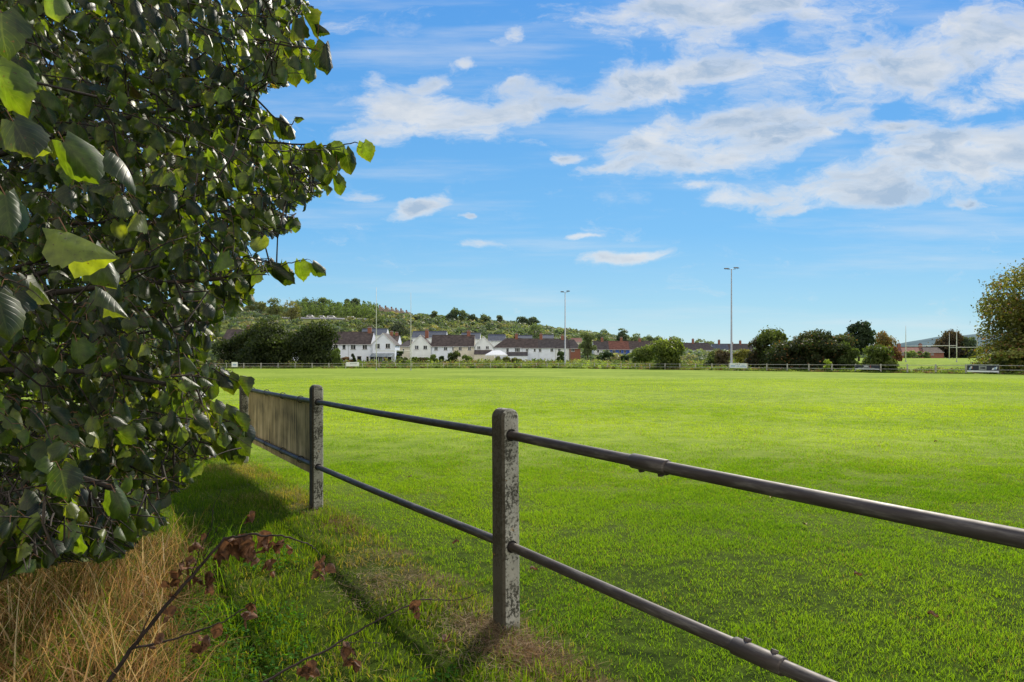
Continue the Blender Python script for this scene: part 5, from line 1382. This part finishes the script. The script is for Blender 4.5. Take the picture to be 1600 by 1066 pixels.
M['twig'] = simple('dead_twig', (.045, .028, .022), .85, .3, 30)
def dead_branch(label, paths, leaves, seed):
    r = random.Random(seed); o0 = Vector(at(*paths[0][0][0][:2], paths[0][0][0][2])); root = empty('dead_branch', (o0.x, o0.y, gzf(o0.x, o0.y)), label, 'branch', 'dead twigs sticking up from the verge')
    base = Vector(root.location)
    for pth, r0, r1 in paths:
        P = [Vector(at(a, b, D)) - base for a, b, D in pth]; fine = []
        for a, b in zip(P[:-1], P[1:]):
            for k in range(6): fine.append(a.lerp(b, k / 6) + Vector((r.gauss(0, .0022), r.gauss(0, .002), r.gauss(0, .0022))))
        fine.append(P[-1]); n = len(fine); mb = MB(); mb.tube(fine, [r0 + (r1 - r0) * k / n + (.0012 if k % 7 == 3 else 0) for k in range(n)], 7); mb.build('twig', M['twig'], root, smooth_=True)
    for (a, b, D, s) in leaves + [(a + r.gauss(0, 7), b + abs(r.gauss(0, 9)), D, s * .7) for a, b, D, s in leaves + leaves if s > 15]:
        mb = MB(); dry_leaf(mb, Vector(at(a, b, D)) - base, s / F * D, r); mb.build('dry_leaf', M['dryleaf'], root, smooth_=True)
dead_branch('thicker dead twig arching up from the dry grass, hung with crumpled brown leaves',
  [([(140, 1105, 2.5), (205, 1015, 2.55), (260, 945, 2.62), (310, 890, 2.7), (350, 842, 2.78), (392, 836, 2.8), (440, 838, 2.82), (480, 848, 2.84), (492, 858, 2.84)], .0085, .0016),
   ([(208, 1014, 2.55), (265, 1000, 2.6), (330, 980, 2.65), (385, 950, 2.72), (400, 938, 2.74)], .0045, .0012),
   ([(300, 900, 2.7), (312, 862, 2.7), (330, 826, 2.7), (332, 795, 2.72), (345, 765, 2.74)], .0022, .0008),
   ([(315, 884, 2.7), (328, 850, 2.68), (343, 820, 2.66)], .0018, .0008),
   ([(492, 856, 2.84), (500, 870, 2.84), (503, 882, 2.84)], .0014, .0008),
   ([(215, 1005, 2.55), (232, 965, 2.55), (236, 955, 2.55)], .003, .001)],
  [(385, 836, 2.8, 26), (372, 838, 2.8, 34), (362, 842, 2.8, 36), (352, 846, 2.79, 30), (343, 858, 2.78, 20), (380, 848, 2.8, 34), (388, 855, 2.8, 26), (412, 838, 2.81, 28), (422, 838, 2.81, 30), (430, 845, 2.81, 22), (440, 840, 2.82, 18), (390, 800, 2.8, 18), (386, 808, 2.8, 12), (310, 846, 2.7, 18), (303, 850, 2.7, 14), (318, 835, 2.7, 12), (285, 878, 2.68, 28), (276, 885, 2.68, 22), (268, 903, 2.67, 22), (298, 868, 2.68, 16), (322, 895, 2.7, 26), (330, 902, 2.7, 22), (318, 905, 2.7, 18), (300, 900, 2.7, 18), (420, 872, 2.82, 26), (425, 880, 2.82, 16), (500, 880, 2.84, 22), (512, 884, 2.84, 18), (503, 868, 2.84, 14), (265, 950, 2.62, 18), (270, 925, 2.64, 14), (392, 940, 2.72, 20), (384, 955, 2.72, 22), (388, 970, 2.72, 14), (345, 975, 2.66, 24), (318, 990, 2.64, 26), (312, 1005, 2.64, 22), (248, 990, 2.58, 16), (455, 858, 2.83, 10)], 3)
dead_branch('long thin dead twig reaching right toward the nearest concrete post',
  [([(380, 1085, 2.75), (450, 1045, 2.85), (520, 1010, 2.95), (570, 980, 3.05), (640, 945, 3.15), (660, 937, 3.2), (720, 938, 3.25), (760, 922, 3.3)], .0055, .0012),
   ([(520, 1010, 2.95), (560, 1002, 2.98), (600, 1006, 3.0)], .0022, .0009), ([(640, 945, 3.15), (652, 935, 3.15), (664, 920, 3.15)], .0018, .0008)],
  [(655, 938, 3.15, 22), (650, 942, 3.15, 16), (545, 1010, 2.97, 26), (552, 1025, 2.97, 30), (540, 1000, 2.97, 16), (478, 1035, 2.88, 24), (470, 1042, 2.88, 18), (490, 1048, 2.88, 20)], 5)

# fallen leaves
r = random.Random(9)
fl = [(640, 750, 'pale fallen leaf on the turf just right of the second post'), (1205, 783, 'pale fallen leaf below the upper rail coupling'), (1341, 907, 'orange fallen leaf in the middle of the near turf on the right'),
      (1458, 972, 'orange-brown fallen leaf nearest the bottom right corner'), (712, 857, 'small brown fallen leaf left of the nearest post'), (834, 899, 'brown fallen leaf right of the nearest post'),
      (1528, 851, 'brown fallen leaf beneath the upper rail at the right edge'), (697, 1018, 'reddish fallen leaf in the verge left of the nearest post foot'), (1258, 826, 'thin pale leaf lying between the two rails'), (1462, 693, 'tiny reddish fallen leaf far out on the right of the pitch')]
for px, py, lb in fl:
    D = CAMH * F / (py - HZ); D = (CAMH + .0078 * max(0, D - 5)) * F / (py - HZ); x = (px - 800) / F * D; z = gzf(x, D) + .035
    mb = MB(); s = .055; d = Vector((r.gauss(0, 1), r.gauss(0, 1), 0)).normalized(); sd = Vector((-d.y, d.x, 0)); vs = []
    for i, w in enumerate((.06, .32, .42, .3, .02)):
        for c in (-1, 0, 1): vs.append((d * (i / 4 - .5) + sd * c * w + Vector((0, 0, .28 * c * c + .15 * math.sin(i * 1.4)))) * s)
    mb.add(vs, [(i * 3 + k, i * 3 + k + 1, (i + 1) * 3 + k + 1, (i + 1) * 3 + k) for i in range(4) for k in range(2)])
    o = mb.build('fallen_leaf', M['paleleaf'] if 'pale' in lb else M['dryleaf'], smooth_=True) if 'paleleaf' in M else None
    if o is None:
        M['paleleaf'] = simple('pale_dry_leaf', (.55, .42, .25), .7, .2, 30); o = mb.build('fallen_leaf', M['paleleaf'] if 'pale' in lb else M['dryleaf'], smooth_=True)
    o.location = (x, D, z); tag(o, lb, 'leaf', 'fallen leaves on the grass')

# ------------------------------------------------------------------ light and sky
SUN_AZ, SUN_EL = math.radians(24), math.radians(37)
sd = Vector((math.sin(SUN_AZ) * math.cos(SUN_EL), math.cos(SUN_AZ) * math.cos(SUN_EL), math.sin(SUN_EL)))
sun = bpy.data.lights.new('sun', 'SUN'); sun.energy = 5.0; sun.angle = math.radians(.7); sun.color = (1, .93, .80)
so = bpy.data.objects.new('sun', sun); link(so); so.rotation_euler = (-sd).to_track_quat('-Z', 'Y').to_euler(); so.location = (20, 20, 30)

w = bpy.data.worlds.new('World'); scene.world = w; w.use_nodes = True
nt = w.node_tree; N, L = nt.nodes, nt.links; N.clear()
out = N.new('ShaderNodeOutputWorld'); bg = N.new('ShaderNodeBackground'); bg.inputs['Strength'].default_value = .11
sky = N.new('ShaderNodeTexSky'); sky.sky_type = 'NISHITA'; sky.sun_disc = False; sky.sun_elevation = SUN_EL; sky.sun_rotation = SUN_AZ
sky.altitude = 50; sky.air_density = 1.0; sky.dust_density = .3; sky.ozone_density = 2.0
def wmath(op, x, y=None, z=None, clamp=False):
    n = N.new('ShaderNodeMath'); n.operation = op; n.use_clamp = clamp
    for i, s in enumerate((x, y, z)):
        if s is None: continue
        if hasattr(s, 'is_output'): L.new(s, n.inputs[i])
        else: n.inputs[i].default_value = s
    return n.outputs[0]
def wmr(src, a, b_, c=0, d=1):
    n = N.new('ShaderNodeMapRange'); n.interpolation_type = 'SMOOTHSTEP'
    for i, v in enumerate((a, b_, c, d)): n.inputs[i + 1].default_value = v
    L.new(src, n.inputs[0]); return n.outputs[0]
def wmix(f, a, c, mode='MIX'):
    x = N.new('ShaderNodeMix'); x.data_type = 'RGBA'; x.blend_type = mode
    if hasattr(f, 'is_output'): L.new(f, x.inputs[0])
    else: x.inputs[0].default_value = f
    for i, s in ((6, a), (7, c)):
        if hasattr(s, 'is_output'): L.new(s, x.inputs[i])
        else: x.inputs[i].default_value = s
    return x.outputs[2]
tc = N.new('ShaderNodeTexCoord'); sp = N.new('ShaderNodeSeparateXYZ'); L.new(tc.outputs['Generated'], sp.inputs[0])
yy = wmath('MAXIMUM', wmath('ABSOLUTE', sp.outputs['Y']), .08)
U = wmath('DIVIDE', sp.outputs['X'], yy); Vv = wmath('DIVIDE', sp.outputs['Z'], yy)
cb = N.new('ShaderNodeCombineXYZ'); L.new(U, cb.inputs[0]); L.new(Vv, cb.inputs[1]); UVv = cb.outputs[0]
def wnoise(scale, sc, det=8, rough=.6, rot=0, dist=0, loc=(0, 0, 0), src=None):
    mp = N.new('ShaderNodeMapping'); mp.inputs['Scale'].default_value = sc; mp.inputs['Rotation'].default_value = (0, 0, rot); mp.inputs['Location'].default_value = loc
    L.new(src or UVv, mp.inputs['Vector']); n = N.new('ShaderNodeTexNoise'); n.inputs['Scale'].default_value = scale; n.inputs['Detail'].default_value = det
    n.inputs['Roughness'].default_value = rough; n.inputs['Distortion'].default_value = dist; L.new(mp.outputs[0], n.inputs['Vector']); return n
# warp the cloud field so that bank outlines are ragged
wn = wnoise(5, (1, 1.6, 1), 6, .6)
wv = N.new('ShaderNodeVectorMath'); wv.operation = 'SUBTRACT'; L.new(wn.outputs['Color'], wv.inputs[0]); wv.inputs[1].default_value = (.5, .5, .5)
ws = N.new('ShaderNodeVectorMath'); ws.operation = 'MULTIPLY'; L.new(wv.outputs[0], ws.inputs[0]); ws.inputs[1].default_value = (.16, .055, 0)
wa = N.new('ShaderNodeVectorMath'); wa.operation = 'ADD'; L.new(UVv, wa.inputs[0]); L.new(ws.outputs[0], wa.inputs[1]); WUV = wa.outputs[0]
banks = [(1130, 18, 235, 48, 3, 1), (1110, 106, 75, 24, 0, .9), (1400, 98, 240, 58, 4, .95), (1560, 50, 110, 60, 10, .9), (1540, 160, 95, 20, 5, .8),
 (645, 168, 105, 34, -4, 1), (820, 170, 210, 27, 9, 1), (1005, 130, 110, 30, 0, 1), (588, 118, 38, 14, 20, .8), (655, 125, 42, 11, 5, .7), (805, 132, 62, 18, 4, .8),
 (720, 215, 62, 26, 0, .7), (580, 208, 80, 20, -5, .55), (1190, 195, 165, 46, 7, 1), (1000, 222, 85, 28, 12, .95), (945, 262, 66, 13, 8, .9), (878, 243, 28, 9, 0, .9), (1120, 238, 130, 24, 8, .9),
 (1390, 262, 185, 42, 14, 1), (1540, 245, 130, 58, 8, 1), (1400, 305, 170, 22, 3, .9), (1140, 308, 72, 18, 0, .9), (1260, 325, 45, 10, 0, .8), (1505, 325, 45, 9, 0, .7), (1400, 200, 45, 9, 4, .7), (1090, 285, 50, 8, 2, .55),
 (650, 322, 60, 14, 16, 1), (725, 334, 15, 6, 0, .8), (750, 382, 58, 8, 0, .5), (985, 404, 74, 12, 0, .9), (900, 370, 30, 6, 8, .7), (560, 305, 46, 15, 4, .7), (495, 163, 66, 20, 0, .5), (812, 62, 34, 9, 18, .6), (735, 98, 18, 7, 0, .6), (530, 40, 45, 12, 0, .45), (930, 100, 30, 7, 5, .4),
 (1750, 120, 160, 70, 0, .9), (1300, -60, 300, 50, 0, .9), (800, -120, 200, 40, 6, .7), (1900, 300, 180, 50, 5, .8), (200, 200, 200, 45, 0, .6), (100, 60, 120, 30, 0, .7), (-300, 150, 220, 50, 0, .8)]
dens = None
for (px, py, rx, ry, rot, st) in banks:
    mp = N.new('ShaderNodeMapping'); mp.vector_type = 'TEXTURE'
    mp.inputs['Location'].default_value = ((px - 800) / F, (HZ - py) / F, 0); mp.inputs['Rotation'].default_value = (0, 0, math.radians(rot)); mp.inputs['Scale'].default_value = (rx / F * 1.3, ry / F * 1.4, 1)
    L.new(WUV, mp.inputs['Vector']); ln = N.new('ShaderNodeVectorMath'); ln.operation = 'LENGTH'; L.new(mp.outputs[0], ln.inputs[0])
    f = wmr(ln.outputs['Value'], 0.05, 1.15, st, 0)
    dens = f if dens is None else wmath('ADD', dens, wmath('MULTIPLY', f, wmath('SUBTRACT', 1, wmath('MINIMUM', dens, 1))))
n1 = wnoise(8, (1, 2.3, 1), 12, .66, rot=-.12, dist=.3, src=WUV).outputs['Fac']
d1 = wmath('MULTIPLY_ADD', wmath('SUBTRACT', n1, .5), 2.5, wmath('MULTIPLY', dens, .92))
alpha = wmr(d1, .12, .95)
lowmask = wmr(Vv, .05, .14)
wisp = wmath('MULTIPLY', wmr(wnoise(3.2, (.55, 5.5, 1), 8, .6, rot=-.07).outputs['Fac'], .46, .72), .36)
puff = wmath('MULTIPLY', wmr(wnoise(7, (1, 2.0, 1), 8, .65, rot=-.1).outputs['Fac'], .54, .75), .30)
alpha = wmath('MAXIMUM', alpha, wmath('MAXIMUM', wisp, wmath('MULTIPLY', puff, wmr(Vv, .1, .25))))
# clear sky: physical sky graded toward the saturated blue of the photo
gr = N.new('ShaderNodeValToRGB'); ge = gr.color_ramp.elements
stops = [(0, (.60, .78, .83)), (.07, (.36, .65, .82)), (.18, (.20, .52, .86)), (.35, (.13, .415, .83)), (.52, (.10, .355, .81)), (1, (.05, .19, .55))]
ge[0].position = 0; ge[0].color = rgb(stops[0][1]); ge[1].position = 1; ge[1].color = rgb(stops[-1][1])
for p_, c_ in stops[1:-1]:
    e_ = ge.new(p_); e_.color = rgb(c_)
L.new(wmath('MULTIPLY', Vv, 1, clamp=True), gr.inputs['Fac'])
grs = wmix(1.0, gr.outputs[0], (9.1, 9.1, 9.1, 1), 'MULTIPLY')
hs = N.new('ShaderNodeHueSaturation'); hs.inputs['Saturation'].default_value = 1.15; hs.inputs['Value'].default_value = 1; L.new(sky.outputs[0], hs.inputs['Color'])
skyc = wmix(.88, wmix(1.0, hs.outputs[0], (.72, .98, 1.28, 1), 'MULTIPLY'), grs)
# cloud shade: white rims, blue-grey bellies where thick
n2_ = wnoise(9, (1, 2.2, 1), 5, .55, rot=-.12, dist=.3, loc=(-.25, -.45, 0), src=WUV).outputs['Fac']
n3_ = wnoise(9, (1, 2.2, 1), 5, .55, rot=-.12, dist=.3, src=WUV).outputs['Fac']
relief = wmath('MULTIPLY_ADD', wmath('SUBTRACT', n3_, n2_), -2.6, .42, clamp=True)
thick0 = wmath('MULTIPLY', wmr(d1, .55, 1.2), wmr(wnoise(4.5, (1, 2.4, 1), 6, .55, loc=(3, 1, 0)).outputs['Fac'], .35, .62, .25, 1))
thick = wmath('MULTIPLY', wmath('ADD', wmath('MULTIPLY', thick0, .75), wmath('MULTIPLY', relief, .75)), wmr(d1, .35, .95, .1, 1), clamp=True)
cc = wmix(thick, (7.8, 7.8, 7.7, 1), (3.8, 4.8, 6.1, 1))
fin = wmix(wmath('MULTIPLY', alpha, .88), skyc, cc)
# bright cloud cover added behind the viewer as unseen fill light
rear_fill = wmath('MULTIPLY', wmr(sp.outputs['Y'], -.35, .0, 1, 0), wmr(wnoise(2.5, (1, 1, 1), 6, .6, src=tc.outputs['Generated']).outputs['Fac'], .38, .52))
fin = wmix(rear_fill, fin, (13.2, 12.3, 10.9, 1))
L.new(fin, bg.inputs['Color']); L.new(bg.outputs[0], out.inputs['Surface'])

# ------------------------------------------------------------------ camera and render settings
cam = bpy.data.cameras.new('camera'); co = bpy.data.objects.new('camera', cam); link(co)
co.location = (0, 0, CAMH); co.rotation_euler = (math.radians(90), 0, 0); cam.lens = 24; cam.sensor_width = 36; cam.shift_y = 23 / 1600
cam.clip_start = .05; cam.clip_end = 9000; scene.camera = co
scene.view_settings.view_transform = 'Standard'; scene.view_settings.look = 'None'; scene.view_settings.exposure = 0; scene.view_settings.gamma = 1
scene.cycles.max_bounces = 6; scene.cycles.transparent_max_bounces = 6; scene.cycles.diffuse_bounces = 3; scene.cycles.transmission_bounces = 4; scene.cycles.use_denoising = True
